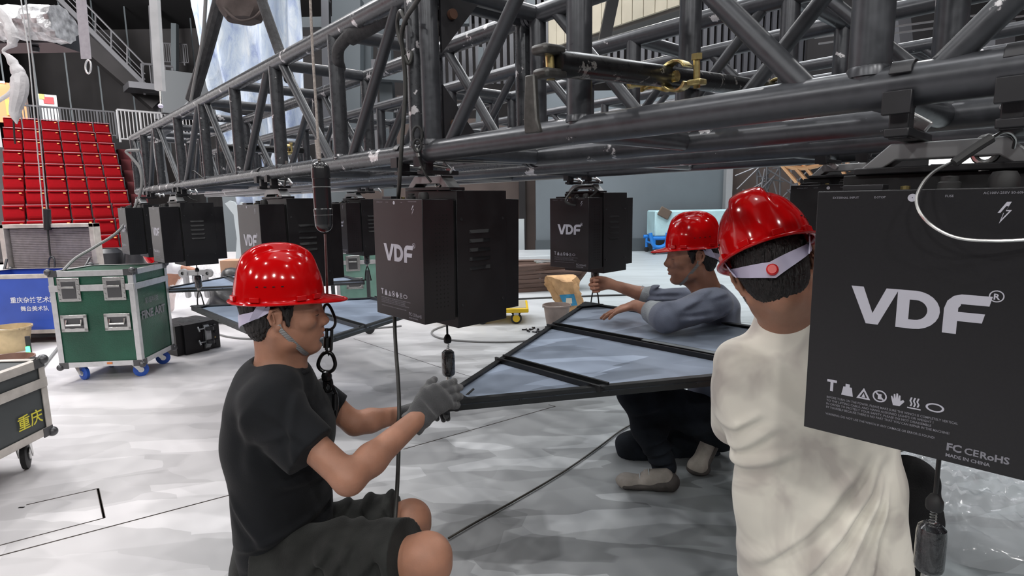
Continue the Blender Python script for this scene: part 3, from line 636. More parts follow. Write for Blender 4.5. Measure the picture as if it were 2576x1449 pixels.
# ---------------------------------------------------------------- triangular screen panels
M['frame'] = mat('dark_frame', (0.022, 0.024, 0.026), 0.35, 0.5, 0.1, 30)
M['frame2'] = mat('grey_frame', (0.07, 0.075, 0.08), 0.35, 0.5, 0.1, 30)
M['sheet'] = patch_mat('pale_blue_sheet', (0.36, 0.44, 0.58), (0.43, 0.50, 0.62), ((24, 5.5, 0.22, 0.35, 0.6, 0.30), (-40, 4.4, 0.3, 0.4, 0.7, 0.28), (70, 7.0, 0.25, 0.5, 0.75, 0.20)), .25, .02)  # patches stand for truss shadows, painted into the sheet's colour
M['tape'] = mat('silver_tape', (0.30, 0.33, 0.34), 0.3, 0.6)
def tri_panel(A, B, C, fr, label, m_frame, tape=None):
    A, B, C = Vector(A), Vector(B), Vector(C); ctr = (A + B + C) / 3; n = (B - A).cross(C - A).normalized()
    if n.z < 0: n = -n
    t = thing('screen_panel', tuple(ctr), label, 'panel', 'triangular screen panels')
    ins = lambda P, k=.02: P + (ctr - P).normalized() * k
    cuts = [0] + list(fr) + [1]
    for i in range(len(cuts) - 1):
        a, b = cuts[i], cuts[i + 1]
        P = [A.lerp(B, a), A.lerp(B, b), A.lerp(C, b), A.lerp(C, a)] if a > 0 else [A, A.lerp(B, b), A.lerp(C, b)]
        k = len(P); up = n * .012; lo = n * .007
        mb = MB(); mb.add([p + up for p in P] + [p + lo for p in P], [tuple(range(k)), tuple(range(2 * k - 1, k - 1, -1))] + [(j, (j + 1) % k, k + (j + 1) % k, k + j) for j in range(k)])
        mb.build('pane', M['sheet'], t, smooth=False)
    for P, Q in ((A, B), (B, C), (C, A)):
        side = ((ctr - (P + Q) / 2)).normalized(); side = (side - (Q - P).normalized() * side.dot((Q - P).normalized())).normalized()
        mb = MB(); mb.bar(P + n * .006 + side * .003, Q + n * .006 + side * .003, .006, .034, n); mb.bar(P + side * .012 + n * .021, Q + side * .012 + n * .021, .022, .005, n)
        mb.build('frame_bar', m_frame, t)
        for k in range(1, 6):
            q = P.lerp(Q, k / 6) - side * .001; MB().lathe(q + n * .006, [(.004, 0), (.003, .002), (0, .002)], 8, -side).build('rivet', M['black'], t)
    for f in fr:
        P = A.lerp(B, f); Q = A.lerp(C, f); mb = MB(); s_ = (Q - P).normalized().cross(n)
        for k in (-1, 1): mb.bar(P + s_ * .020 * k + n * .02, Q + s_ * .020 * k + n * .02, .008, .022, n)
        mb.bar(P + n * .014, Q + n * .014, .036, .006, n)
        mb.build('rib', m_frame, t)
    for P in (A, B, C):
        e = [(X - P).normalized() for X in (A, B, C) if (X - P).length > .1]
        mb = MB(); q = [P, P + e[0] * .13, P + e[1] * .13]
        if (q[1] - q[0]).cross(q[2] - q[0]).dot(n) < 0: q = [q[0], q[2], q[1]]
        mb.add([p + n * .026 for p in q] + [p + n * .022 for p in q], [(0, 1, 2), (5, 4, 3), (0, 3, 4, 1), (1, 4, 5, 2), (2, 5, 3, 0)])
        mb.build('corner_plate', m_frame, t, smooth=False)
    return t, n
PA, PB, PC = at(1082, 1032, 1.76), at(1472, 770, 3.08), at(2396, 905, 1.86)
def frac(px, py):   # fraction along PA-PB nearest to the ray of the pixel
    best = min(range(1001), key=lambda k: abs(((PA.lerp(PB, k / 1000) - CAM).dot(Rv) / (PA.lerp(PB, k / 1000) - CAM).dot(Fv)) * FPX + CXP - px)); return best / 1000
f1, f2 = frac(1258, 912), frac(1385, 828)
P1, n1 = tri_panel(PA, PB, PC, (f1, f2), 'triangular framed panel of pale blue sheet held up by the three men', M['frame'])
q0 = PA.lerp(PC, f2) ; q1 = PA.lerp(PB, f2)
s_ = (q0 - q1).normalized().cross(n1)
MB().bar(q0.lerp(q1, .04) + n1 * .034 , q0.lerp(q1, .52) + n1 * .034, .020, .002, n1).build('reflective_tape', M['tape'], P1, off=P1['_off'])
LA, LB, LC = at(742, 888, 2.75), at(482, 777, 3.96), at(1180, 744, 4.2)
tri_panel(LC, LA, LB, (.36, .70), 'triangular panel of pale sheet behind the man in the black shirt', M['frame2'])
UA, UB, UC = at(392, 735, 4.69), at(917, 712, 4.42), at(742, 668, 5.9)
tri_panel(UA, UB, UC, (.45, .72), 'farther triangular panel of pale sheet beside the green case', M['frame2'])
# small connector and lead on the near corner of the big panel
cpt = [PA.lerp(PC, .06).lerp(PB, .06) + n1 * .03, at(1150, 1018, 1.84) , at(1185, 1016, 1.86), at(1205, 995, 1.92) + UP * .005]
single(MB().tube(spline(cpt), .0035, 8), 'signal_lead', M['cable'], 'thin black lead lying on the near corner of the big panel', 'cable')
cc = at(1210, 990, 1.92); t = thing('plug_connector', tuple(cc), 'chrome plug at the end of the lead on the big panel', 'plug')
MB().lathe(cc, [(.008, -.012), (.010, -.010), (.010, .004), (.012, .005), (.012, .016), (.009, .018), (0, .018)], 16, V(.25, .3, .9)).build('shell', M['steel'], t)
MB().lathe(cc, [(.005, -.026), (.007, -.012), (.008, -.01)], 12, V(.25, .3, .9)).build('boot', M['rubber'], t)
# ---------------------------------------------------------------- lifting lines under the winches
M['wrap'] = mat('wrapped_barrel', (0.012, 0.012, 0.014), 0.12, 0, 0.6, 40, bump=0.6, bs=60, coat=1.0)
def lift_line(wt, label, zend, dx=0, hang=None):
    t_, c = wt; R = Matrix.Rotation(RZW, 3, 'Z'); top = c + VV * .03 + V(0, 0, -.03)
    x, y = top.x + dx, top.y; t = thing('lift_line', (x, y, zend), label, 'cable', 'weighted lift lines hanging from the winches')
    z = zend
    MB().cyl((x, y, z + .165), (x, y, top.z + .01), .0035, 8).build('wire', M['cable'], t)
    MB().lathe((x, y, z + .145), [(.011, 0), (.013, .004), (.013, .016), (.008, .026), (.003, .030)], 16).build('stopper', M['rubber'], t)
    MB().tube([V(x + .0045 * math.cos(k * .9), y + .0045 * math.sin(k * .9), z + .118 + k * .00075) for k in range(38)], .0013, 5).build('spring', M['steel'], t)
    MB().lathe((x, y, z + .03), [(.0, 0), (.016, .001), (.021, .006), (.0225, .012), (.0225, .07), (.021, .082), (.014, .089), (0, .09)], 20).build('barrel', M['wrap'], t)
    MB().lathe((x, y, z + .028), [(.010, -.012), (.010, .004), (.013, .006)], 12).build('lower_collar', M['steel'], t)
    for k in (-1, 1):
        MB().tube(spline([V(x, y, z + .02), V(x + k * .012, y, z - .015), V(x + k * .018, y, z - .05), V(x + k * .022, y + .004, z - .085)]), .004, 6).build('sling_leg', M['rubber'], t)
        MB().lathe((x + k * .022, y + .004, z - .095), [(.009, 0), (.006, .008), (.004, .016)], 10).build('foot', M['rubber'], t)
    return t
hz = lambda px, py, Y: at(px, py, Y).z
lift_line((W1, WINCH[0][1]), 'weighted line hanging under the biggest winch', .575, dx=.016)
lift_line((W2, WINCH[1][1]), 'weighted line going down to the gloved hand', .645, dx=-.034)
lift_line((W6, WINCH[5][1]), 'weighted line held in the fist of the man in the blue shirt', .775)
lift_line((W4, WINCH[3][1]), 'weighted line over the left corner of the middle pale panel', LB.z + .115)
lift_line((W3, WINCH[2][1]), 'weighted line over the near corner of the middle pale panel', LA.z + .115)
lift_line((W8, WINCH[7][1]), 'thin weighted line below the shaded winch', UB.z + .115)
lift_line((W5, WINCH[4][1]), 'weighted line by the corner of the green case', UA.z + .115)
# safety wires
def wire_thing(name, pts, r, m_, label, cat='cable', n=8, sp_=True, k=8):
    return single(MB().tube(spline(pts, k) if sp_ else pts, r, n), name, m_, label, cat)
wire_thing('safety_wire', [at(2576 + 60, 600, .66), at(2500, 606, .68), at(2400, 596, .70), at(2330, 555, .72), at(2306, 500, .74), at(2340, 440, .75), at(2410, 400, .75), at(2490, 350, .74), at(2530, 332, .74), at(2552, 348, .75), at(2550, 372, .76)], .0022, M['steel'], 'bright steel safety wire looping in front of the biggest winch', k=12)
wire_thing('safety_wire', [at(2400, 410, .745), at(2455, 372, .74), at(2495, 347, .735)], .006, M['rubber'], 'black sleeve on the safety wire of the biggest winch')
t = thing('safety_cable', tuple(at(1050, 390, 1.66)), 'black safety cable with a snap hook by the bolted truss joint', 'cable')
MB().tube(spline([at(1052, 392, 1.66), at(1058, 412, 1.67), at(1070, 438, 1.67), at(1085, 458, 1.68)]), .0035, 8).build('wire', M['cable'], t)
MB().cyl(at(1048, 372, 1.66), at(1053, 394, 1.66), .0055, 8).build('ferrule', M['steel'], t)
MB().tube([at(1050 + 12 * math.cos(a), 340 + 22 * math.sin(a), 1.66) for a in [k * math.pi / 8 for k in range(16)]], .0042, 8, closed=True).build('snap_hook', M['rubber'], t)
MB().tube([at(1050 + 10 * math.cos(a), 366 + 16 * math.sin(a), 1.655) for a in [k * math.pi / 8 for k in range(16)]], .0035, 8, closed=True).build('ring', M['rubber'], t)
t = thing('safety_cable', tuple(at(1440, 470, 3.0)), 'coiled black safety cable on the winch over the screwdriver', 'cable')
MB().tube(spline([at(1487, 468, 3.0), at(1450, 472, 2.98), at(1430, 492, 2.96), at(1424, 508, 2.95), at(1450, 516, 2.95), at(1478, 500, 2.95), at(1500, 482, 2.97), at(1496, 470, 2.98)]), .006, 8, closed=True).build('coil', M['cable'], t)
MB().cyl(at(1470, 508, 2.95), at(1482, 498, 2.95), .010, 8).build('ferrule', M['steel'], t)
t = thing('safety_cable', tuple(at(500, 450, 3.6)), 'thin safety cable tied round the far end of the chipped truss', 'cable')
MB().tube(spline([at(462, 445, 3.9), at(458, 462, 3.9), at(466, 488, 3.9), at(480, 500, 3.9), at(496, 505, 3.8)]), .004, 6).build('wire', M['cable'], t)
MB().tube(spline([at(460, 440, 3.9), at(472, 436, 3.9), at(486, 430, 3.85), at(510, 448, 3.8), at(523, 455, 3.8)]), .005, 6).build('lanyard', M['cable'], t)
t = thing('safety_cable', tuple(at(720, 440, 2.6)), 'short upright safety cable over the winch behind the left helmet', 'cable')
MB().tube([at(722, 408, 2.5), at(720, 440, 2.5), at(716, 470, 2.52)], .004, 6).build('wire', M['cable'], t)
MB().cyl(at(722, 405, 2.5), at(721, 428, 2.5), .007, 8).build('ferrule', M['steel'], t)
# black straps hooked over the chords are the clamps; extra loose one at right
# ---------------------------------------------------------------- pendulum weight and carabiners hanging by the first man's face
cx, cy = at(810, 500, 1.50).x, 1.50
t = thing('pendulum_weight', (cx, cy, 1.10), 'long black capsule weight on a rope beside the left red helmet', 'weight')
zt = at(795, 405, 1.50).z; zb = at(820, 585, 1.50).z
xt, xb = at(805, 405, 1.50).x, at(816, 585, 1.50).x
ax = V(xt - xb, 0, zt - zb); hh = ax.length
pr = [(0, 0)] + [(.0225 * math.sin(a), .0225 * (1 - math.cos(a))) for a in [k * math.pi / 12 for k in range(1, 7)]] + [(.0235, .05), (.0245, .06), (.0225, .062), (.0225, hh - .045), (.024, hh - .044), (.023, hh - .02)] + [(.023 * math.cos(a), hh - .02 + .02 * math.sin(a)) for a in [k * math.pi / 12 for k in range(1, 7)]]
MB().lathe((xb, cy, zb), pr, 28, ax).build('capsule', mat('capsule_black', (.014, .014, .016), .25, 0, .1, 30, coat=.4), t)
for h in (.045, .115): MB().lathe((xb, cy, zb), [(.0226, h * hh / .18 - .0008), (.0241, h * hh / .18), (.0226, h * hh / .18 + .0008)], 28, ax).build('seam_ring', M['alu'], t)
ropetop = at(778, -60, 1.52)
wire_thing('hoist_rope', [ropetop, at(786, 120, 1.51), at(794, 250, 1.505), at(800, 350, 1.50), at(803, 405, 1.50)], .0035, mat('fibre_rope', (.32, .28, .26), .9, 0, .3, 200), 'thin beige rope coming down past the truss to the black weight')
wire_thing('rope_lashing', [at(797, 352, 1.498), at(800, 375, 1.498), at(803, 400, 1.498)], .0062, bpy.data.materials['fibre_rope'], 'frayed rope lashing just above the black weight', 'rope')
def loop(c, rx, rz, r, m_, name, t, gate=True):
    c = Vector(c); pts = []
    for k in range(28):
        a = 2 * math.pi * k / 28; e = 0.55
        pts.append(c + V(rx * math.copysign(abs(math.cos(a)) ** .8, math.cos(a)) * (1 - .28 * max(0, -math.sin(a))), 0.004 * math.cos(a), rz * math.copysign(abs(math.sin(a)) ** .8, math.sin(a))))
    return MB().tube(pts, r, 10, closed=True).build(name, m_, t)
ch = thing('carabiner_chain', tuple(at(822, 900, 1.60)), 'chain of black carabiners and a swivel hanging before the man in the black shirt', 'carabiner')
MB().tube([at(818, 588, 1.50), at(820, 640, 1.53), at(822, 700, 1.57), at(824, 764, 1.60)], .0035, 8).build('cord', mat('sheathed_cord', (.10, .05, .05), .3, 0, .4, 60), ch)
M['blk2'] = mat('gloss_black', (.010, .010, .011), .22, .3)
def dpt(px, py, Y=1.60): return at(px, py, Y)
def cl(P): n = len(P); Q = spline([P[-1]] + list(P) + [P[0], P[1]], 5); return Q[5:5 + 5 * n]
MB().tube(cl([dpt(*q) for q in ((822, 765), (832, 775), (842, 800), (843, 815), (836, 826), (822, 830), (812, 826), (812, 800), (814, 775))]), .0042, 10, closed=True).build('carabiner', M['blk2'], ch)
MB().cyl(dpt(822, 826), dpt(821, 880), .0045, 10).build('gate_bar', M['blk2'], ch); MB().cyl(dpt(835, 826), dpt(833, 880), .0045, 10).build('spine_bar', M['blk2'], ch)
MB().cyl(dpt(822, 848), dpt(821, 874), .0095, 12).build('screw_sleeve', M['blk2'], ch)
MB().tube([dpt(*q) for q in ((822, 880), (827, 893), (833, 880))], .004, 8).build('lower_bend', M['blk2'], ch)
MB().tube(cl([dpt(*q) for q in ((824, 886), (836, 893), (843, 912), (841, 925), (832, 934), (814, 934), (803, 925), (801, 912), (810, 893))]), .0055, 12, closed=True).build('swivel_eye', M['blk2'], ch)
MB().lathe(dpt(822, 948), [(.008, -.012), (.014, -.008), (.015, .004), (.011, .016), (.006, .018)], 18).build('swivel_barrel', M['blk2'], ch)
MB().tube(cl([dpt(*q) for q in ((818, 950), (818, 975), (824, 985), (834, 978), (832, 955))]), .0048, 10, closed=True).build('swivel_yoke', M['blk2'], ch)
MB().tube(cl([dpt(*q) for q in ((824, 962), (838, 975), (847, 1000), (846, 1035), (835, 1052), (818, 1054), (814, 1030), (815, 985))]), .0048, 10, closed=True).build('carabiner', M['blk2'], ch)
MB().cyl(dpt(843, 990), dpt(842, 1030), .0085, 12).build('screw_sleeve', M['blk2'], ch)
# ---------------------------------------------------------------- long black cable falling over the truss in front of the dark winch
t = thing('hanging_cable', tuple(at(1000, 1000, 1.62)), 'thick black cable looped over the truss and hanging down to the knees', 'cable')
cbl = [at(1068, -30, 1.45), at(1045, 10, 1.55), at(1022, 45, 1.64), at(1010, 90, 1.68), at(1015, 140, 1.69), at(1020, 220, 1.70), at(1014, 320, 1.70), at(1008, 400, 1.70), at(1004, 470, 1.73), at(1000, 540, 1.84), at(996, 700, 1.88), at(993, 810, 1.86), at(996, 880, 1.80), at(1001, 950, 1.74), at(1004, 1020, 1.68), at(1003, 1120, 1.62), at(999, 1230, 1.57), at(992, 1330, 1.52)]
MB().tube(spline(cbl, 8), .0062, 12).build('cable', mat('cable_dark', (.03, .03, .028), .5, 0, .2, 50), t)
MB().tube(spline([at(1022, 60, 1.66), at(1008, 28, 1.69), at(1000, 50, 1.75), at(1003, 90, 1.76), at(1020, 130, 1.74), at(1032, 100, 1.73), at(1036, 140, 1.70), at(1028, 160, 1.69), at(1018, 140, 1.69)], 8), .0055, 10).build('loop', bpy.data.materials['cable_dark'], t)
# ---------------------------------------------------------------- lifting slings
M['sling'] = mat('black_sling', (.035, .035, .038), .75, 0, .3, 30, bump=.7, bs=40)
t = thing('lifting_sling', tuple(at(880, 80, 1.95)), 'heavy black round sling choked over the top chord and rising out of view', 'sling')
MB().tube(spline([at(1120, -70, 1.80), at(1040, -5, 1.86), at(960, 45, 1.94), at(915, 72, 1.99), at(880, 92, 2.02)], 8), [.030] * 33, 14).build('sling_leg', M['sling'], t)
MB().tube(spline([at(905, 74, 1.99), at(885, 85, 2.0), at(868, 100, 2.02), at(852, 122, 2.05), at(850, 150, 2.08), at(856, 172, 2.12)], 8), [.022] * 10 + [.020] * 31, 12).build('choke', M['sling'], t)
t = thing('lifting_sling', tuple(at(480, 255, 4.4)), 'dusty grey sling wrapped round the far left end of the truss', 'sling')
MB().tube(spline([at(560, -30, 4.2), at(538, 60, 4.3), at(510, 160, 4.4), at(482, 252, 4.5)], 6), .045, 10).build('sling_leg', M['sling'], t)
g = mat('grey_sling', (.28, .29, .31), .7, 0, .2, 20, bump=.4, bs=40)
for dx in (0, 10):
    MB().tube(spline([at(484 + dx * .4, 255, 4.5), at(450 + dx, 290, 4.45), at(420 + dx, 320, 4.42), at(396 + dx, 343, 4.42), at(394 + dx, 372, 4.42), at(402 + dx, 430, 4.42), at(414 + dx * .8, 486, 4.42)], 6), .022, 8).build('strap', g, t)
MB().tube(spline([at(488, 262, 4.5), at(520, 264, 4.6), at(548, 268, 4.8), at(600, 280, 4.9), at(700, 285, 5.0)], 6), .028, 8).build('side_leg', M['sling'], t)
t = thing('lifting_sling', tuple(at(690, 80, 3.4)), 'wrinkled dark sling leg falling from the hanging bag to the truss', 'sling')
MB().tube(spline([at(648, -30, 3.4), at(672, 40, 3.35), at(700, 120, 3.3), at(718, 170, 3.2), at(728, 200, 3.15)], 6), .028, 10).build('sling_leg', M['sling'], t)
wire_thing('drop_cord', [at(518, -10, 4.1), at(512, 80, 4.2), at(500, 150, 4.3), at(490, 200, 4.4), at(480, 255, 4.45)], .012, M['greycable'], 'pale cord running down beside the dusty grey sling')
# ================================================================ soft bodies: blended tapered volumes turned into one surface
class Prim:
    def __init__(s, f, k=.02, op='u'): s.f = f; s.k = k; s.op = op
def _v(a): return np.array([a[0], a[1], a[2]], dtype=np.float32)
def cap(a, b, r1, r2=None, k=.02, op='u'):
    a = _v(a); b = _v(b); r2 = r1 if r2 is None else r2; ab = b - a; L2 = max(float(ab @ ab), 1e-9)
    def f(P):
        t = np.clip((P - a) @ ab / L2, 0, 1); q = P - a - t[:, None] * ab; return np.sqrt((q * q).sum(1)) - (r1 + (r2 - r1) * t)
    return Prim(f, k, op)
def ecap(a, b, side, ra, rb, k=.03, op='u', flat=False):
    a = _v(a); b = _v(b); ab = b - a; L = float(np.sqrt(ab @ ab)); z = ab / L; s = _v(side); s = s - z * (s @ z); s /= np.sqrt(s @ s); o = np.cross(z, s)
    def f(P):
        p = P - a; h = p @ z; t = np.clip(h / L, 0, 1); zr = h - t * L; ps = p @ s; po = p @ o
        ru = ra[0] + (rb[0] - ra[0]) * t; rv = ra[1] + (rb[1] - ra[1]) * t
        if flat:
            k0 = np.sqrt((ps / ru) ** 2 + (po / rv) ** 2) + 1e-6; k1 = np.sqrt((ps / ru ** 2) ** 2 + (po / rv ** 2) ** 2) + 1e-6
            d = k0 * (k0 - 1) / k1; e = np.abs(zr) - .004; return np.minimum(np.maximum(d, e), 0) + np.sqrt(np.maximum(d, 0) ** 2 + np.maximum(e, 0) ** 2) - .0
        rz = np.minimum(ru, rv)
        k0 = np.sqrt((ps / ru) ** 2 + (po / rv) ** 2 + (zr / rz) ** 2) + 1e-6; k1 = np.sqrt((ps / ru ** 2) ** 2 + (po / rv ** 2) ** 2 + (zr / rz ** 2) ** 2) + 1e-6
        return k0 * (k0 - 1) / k1
    return Prim(f, k, op)
def ell(c, r, R=None, k=.02, op='u'):
    c = _v(c); r = _v(r); Rm = None if R is None else np.array(R, dtype=np.float32)
    def f(P):
        q = P - c
        if Rm is not None: q = q @ Rm
        k0 = np.sqrt(((q / r) ** 2).sum(1)) + 1e-6; k1 = np.sqrt(((q / r ** 2) ** 2).sum(1)) + 1e-6; return k0 * (k0 - 1) / k1
    return Prim(f, k, op)
def halfspace(p0, n, k=.004):
    p0 = _v(p0); n = _v(n); n /= np.sqrt(n @ n)
    return Prim(lambda P: (P - p0) @ n, k, 'i')
def sm(a, b, k):
    h = np.maximum(k - np.abs(a - b), 0) / k; return np.minimum(a, b) - h * h * k * .25
def field(prims, P):
    d = np.full(len(P), 1.0, np.float32)
    for q in prims:
        e = q.f(P).astype(np.float32)
        if q.op == 'u': d = sm(d, e, q.k)
        elif q.op == 's': d = -sm(-d, e, q.k)
        else: d = -sm(-d, -e, q.k)
    return d
def sdf_verts(prims, lo, hi, h, warp=None):
    B = 8; lo = np.array(lo, np.float32); n = np.ceil((np.array(hi) - lo) / h / B).astype(int); N = n * B
    ci = np.stack(np.meshgrid(*[np.arange(x) for x in n], indexing='ij'), -1).reshape(-1, 3)
    cc = (lo + (ci * B + (B - 1) / 2) * h).astype(np.float32); hd = B * h * .87
    D = np.full(len(cc), 1.0, np.float32); rel = []
    for q in prims:
        e = q.f(cc).astype(np.float32); rel.append(e)
        if q.op == 'u': D = sm(D, e, q.k)
        elif q.op == 's': D = -sm(-D, e, q.k)
        else: D = -sm(-D, -e, q.k)
    keep = np.abs(D) < hd * 1.25 + 2 * h + .012
    G = np.empty(tuple(N), np.float32); G.reshape(n[0], B, n[1], B, n[2], B)[:] = np.where(D > 0, 1.0, -1.0).reshape(n[0], 1, n[1], 1, n[2], 1)
    off = np.stack(np.meshgrid(*[np.arange(B)] * 3, indexing='ij'), -1).reshape(-1, 3)
    ki = np.nonzero(keep)[0]; d = np.full((len(ki), B ** 3), 1.0, np.float32); base = ci[ki] * B
    P = (lo + (base[:, None, :] + off[None]) * h).astype(np.float32)
    for q, e0 in zip(prims, rel):
        mk = np.ones(len(ki), bool) if q.op == 'i' else (e0[ki] < 2.2 * hd + q.k + .01)
        if not mk.any(): continue
        e = q.f(P[mk].reshape(-1, 3)).astype(np.float32).reshape(-1, B ** 3); s = d[mk]
        if q.op == 'u': s = sm(s, e, q.k)
        elif q.op == 's': s = -sm(-s, e, q.k)
        else: s = -sm(-s, -e, q.k)
        d[mk] = s
    if warp is not None: d += warp(P.reshape(-1, 3)).reshape(d.shape)
    G6 = G.reshape(n[0], B, n[1], B, n[2], B).transpose(0, 2, 4, 1, 3, 5).reshape(-1, B ** 3); G6 = G6.copy(); G6[ki] = d
    G = G6.reshape(n[0], n[1], n[2], B, B, B).transpose(0, 3, 1, 4, 2, 5).reshape(tuple(N))
    S = G < 0
    c = np.zeros(tuple(N - 1), np.int8)
    for i in (0, 1):
        for j in (0, 1):
            for k in (0, 1): c += S[i:N[0] - 1 + i, j:N[1] - 1 + j, k:N[2] - 1 + k]
    act = (c > 0) & (c < 8); idx = np.argwhere(act); vid = np.full(act.shape, -1, np.int64); vid[act] = np.arange(len(idx))
    acc = np.zeros((len(idx), 3)); cnt = np.zeros(len(idx)); cor = [(i, j, k) for i in (0, 1) for j in (0, 1) for k in (0, 1)]
    val = {q: G[idx[:, 0] + q[0], idx[:, 1] + q[1], idx[:, 2] + q[2]] for q in cor}
    for a in cor:
        for ax in range(3):
            if a[ax] == 0:
                b = list(a); b[ax] = 1; b = tuple(b); va, vb = val[a], val[b]; m = (va < 0) != (vb < 0)
                t = np.where(m, va / np.where(m, va - vb, 1), 0); p = np.tile(np.array(a, float), (len(idx), 1)); p[:, ax] += t
                acc[m] += p[m]; cnt[m] += 1
    verts = lo + (idx + acc / cnt[:, None]) * h; faces = []
    for ax in range(3):
        u, v = [(1, 2), (2, 0), (0, 1)][ax]
        sl0 = [slice(0, x - 1) for x in N]; sl1 = list(sl0); sl1[ax] = slice(1, N[ax])
        sl0[ax] = slice(0, N[ax] - 1)
        m = S[tuple(sl0)] != S[tuple(sl1)]; e = np.argwhere(m); e = e[(e[:, u] > 0) & (e[:, v] > 0)]
        if not len(e): continue
        ins = S[e[:, 0], e[:, 1], e[:, 2]]
        def g(du, dv):
            q = e.copy(); q[:, u] -= du; q[:, v] -= dv; return vid[q[:, 0], q[:, 1], q[:, 2]]
        F = np.stack([g(1, 1), g(0, 1), g(0, 0), g(1, 0)], 1); F[~ins] = F[~ins][:, ::-1]; faces.append(F)
    F = np.concatenate(faces); F = F[(F >= 0).all(1)]
    return verts, F
def np_mesh(name, parts, m_, off):
    vs = []; fs = []; b = 0
    for v, f in parts: vs.append(v); fs.append(f + b); b += len(v)
    v = (np.concatenate(vs) - np.array(off)).astype(np.float32); f = np.concatenate(fs).astype(np.int32)
    me = bpy.data.meshes.new(name); me.vertices.add(len(v)); me.vertices.foreach_set('co', v.ravel())
    me.loops.add(f.size); me.loops.foreach_set('vertex_index', f.ravel()); me.polygons.add(len(f))
    me.polygons.foreach_set('loop_start', np.arange(0, f.size, 4, dtype=np.int32)); me.polygons.foreach_set('use_smooth', np.ones(len(f), bool))
    me.materials.append(m_); me.update(calc_edges=True); me.validate(); return me
def soft(name, prims, boxes, m_, parent, warp=None):
    """boxes: (lo, hi, cell) regions; the same volume sampled finer where it shows"""
    parts = [sdf_verts(prims, lo, hi, h, warp) for lo, hi, h in boxes]
    return link_mesh(name, np_mesh(name, parts, m_, parent['_off']), parent)
def bb(pts, pad=.12, z0=None):
    a = np.array([tuple(p) for p in pts]); lo = a.min(0) - pad; hi = a.max(0) + pad
    if z0 is not None: lo[2] = max(lo[2], z0)
    return lo, hi
class Frame:
    def __init__(s, o, f, up, sc=1.05):
        s.o = Vector(o); s.x = Vector(f).normalized(); s.z = (Vector(up) - s.x * Vector(up).dot(s.x)).normalized(); s.y = s.z.cross(s.x); s.s = sc
        s.R = Matrix((s.x, s.y, s.z)).transposed()
    def p(s, x, y, z): return s.o + (s.x * x + s.y * y + s.z * z) * s.s
    def d(s, x, y, z): return s.x * x + s.y * y + s.z * z
def head_prims(F, neck_to, jawk=1.0, mouth_open=0.0):
    p = F.p; s = F.s; R = F.R; e = lambda c, r, k=.012, op='u': ell(p(*c), (r[0] * s, r[1] * s, r[2] * s), R, k * s, op); Q = []
    c = lambda a, b, r1, r2=None, k=.012, op='u': cap(p(*a), p(*b), r1 * s, None if r2 is None else r2 * s, k * s, op)
    Q += [e((-.014, 0, .036), (.094, .076, .080)), e((.034, 0, .040), (.056, .062, .058), .03), e((.030, 0, -.030), (.058, .059, .082), .03)]
    for sy in (1, -1):
        Q += [c((-.006, sy * .056, -.035), (.012, sy * .050, -.072), .016, .014, .03), c((.012, sy * .050, -.072), (.066, sy * .014, -.100), .014, .014, .03)]
        Q += [c((.085, sy * .010, .020), (.068, sy * .048, .018), .008, .009, .016), e((.060, sy * .043, -.020), (.024, .020, .020), .02)]
    Q += [e((.074, 0, -.100), (.021, .021, .017), .02), e((.073, 0, -.064), (.023, .030, .026), .025)]
    for sy in (1, -1): Q += [e((.101, sy * .033, .000), (.016, .018, .010), .010, 's')]
    for sy in (1, -1): Q += [e((.0735, sy * .031, -.002), (.0150, .0165, .0130), .005)]
    Q += [e((.074, 0, -.012), (.026, .022, .042), .02), c((.080, 0, .018), (.100, 0, -.020), .0095, .0125, .014), e((.108, 0, -.0285), (.0125, .0115, .0100), .010), e((.098, 0, -.034), (.014, .016, .010), .010)]
    for sy in (1, -1): Q += [e((.098, sy * .0125, -.032), (.011, .0070, .008), .007), e((.102, sy * .007, -.0425), (.005, .0035, .004), .003, 's')]
    Q += [c((.090, -.016, -.060), (.099, 0, -.0555), .0050, .0062, .006), c((.099, 0, -.0555), (.090, .016, -.060), .0062, .0050, .006)]
    Q += [c((.089, -.014, -.072), (.096, 0, -.0725), .0052, .0072, .006), c((.096, 0, -.0725), (.089, .014, -.072), .0072, .0052, .006)]
    Q += [c((.098, -.022, -.0655), (.106, 0, -.0645), .0016 + mouth_open, None, .003, 's'), c((.106, 0, -.0645), (.098, .022, -.0655), .0016 + mouth_open, None, .003, 's'), c((.096, -.012, -.085), (.096, .012, -.085), .006, None, .010, 's')]
    for sy in (1, -1):   # ears: rim, bowl and lobe
        E = [(-.004, .0775, .014), (-.012, .0845, .026), (-.028, .088, .022), (-.034, .088, .004), (-.028, .0845, -.014), (-.016, .0795, -.027), (-.008, .0765, -.024)]
        Q += [e((-.017, sy * .077, .000), (.017, .006, .026), .006)]
        for a, b in zip(E[:-1], E[1:]): Q.append(c((a[0], sy * a[1], a[2]), (b[0], sy * b[1], b[2]), .0040, None, .003))
        Q += [e((-.012, sy * .0765, -.025), (.007, .005, .008), .005), e((-.011, sy * .086, -.001), (.009, .007, .012), .004, 's'), c((-.020, sy * .084, -.012), (-.024, sy * .086, .014), .0022, .0026, .003)]
    nb = Vector(neck_to); mid = p(-.030, 0, -.055)
    Q += [ecap(mid, nb, F.y, (.048 * s, .052 * s), (.053 * s, .056 * s), .03)]
    for sy in (1, -1): Q.append(cap(p(-.020, sy * .058, -.05), nb + F.x * .03 - F.y * (-sy) * .018, .014, .016, .03))
    Q.append(cap(p(.045, 0, -.090), nb + F.x * .035, .016, .022, .03))
    return Q
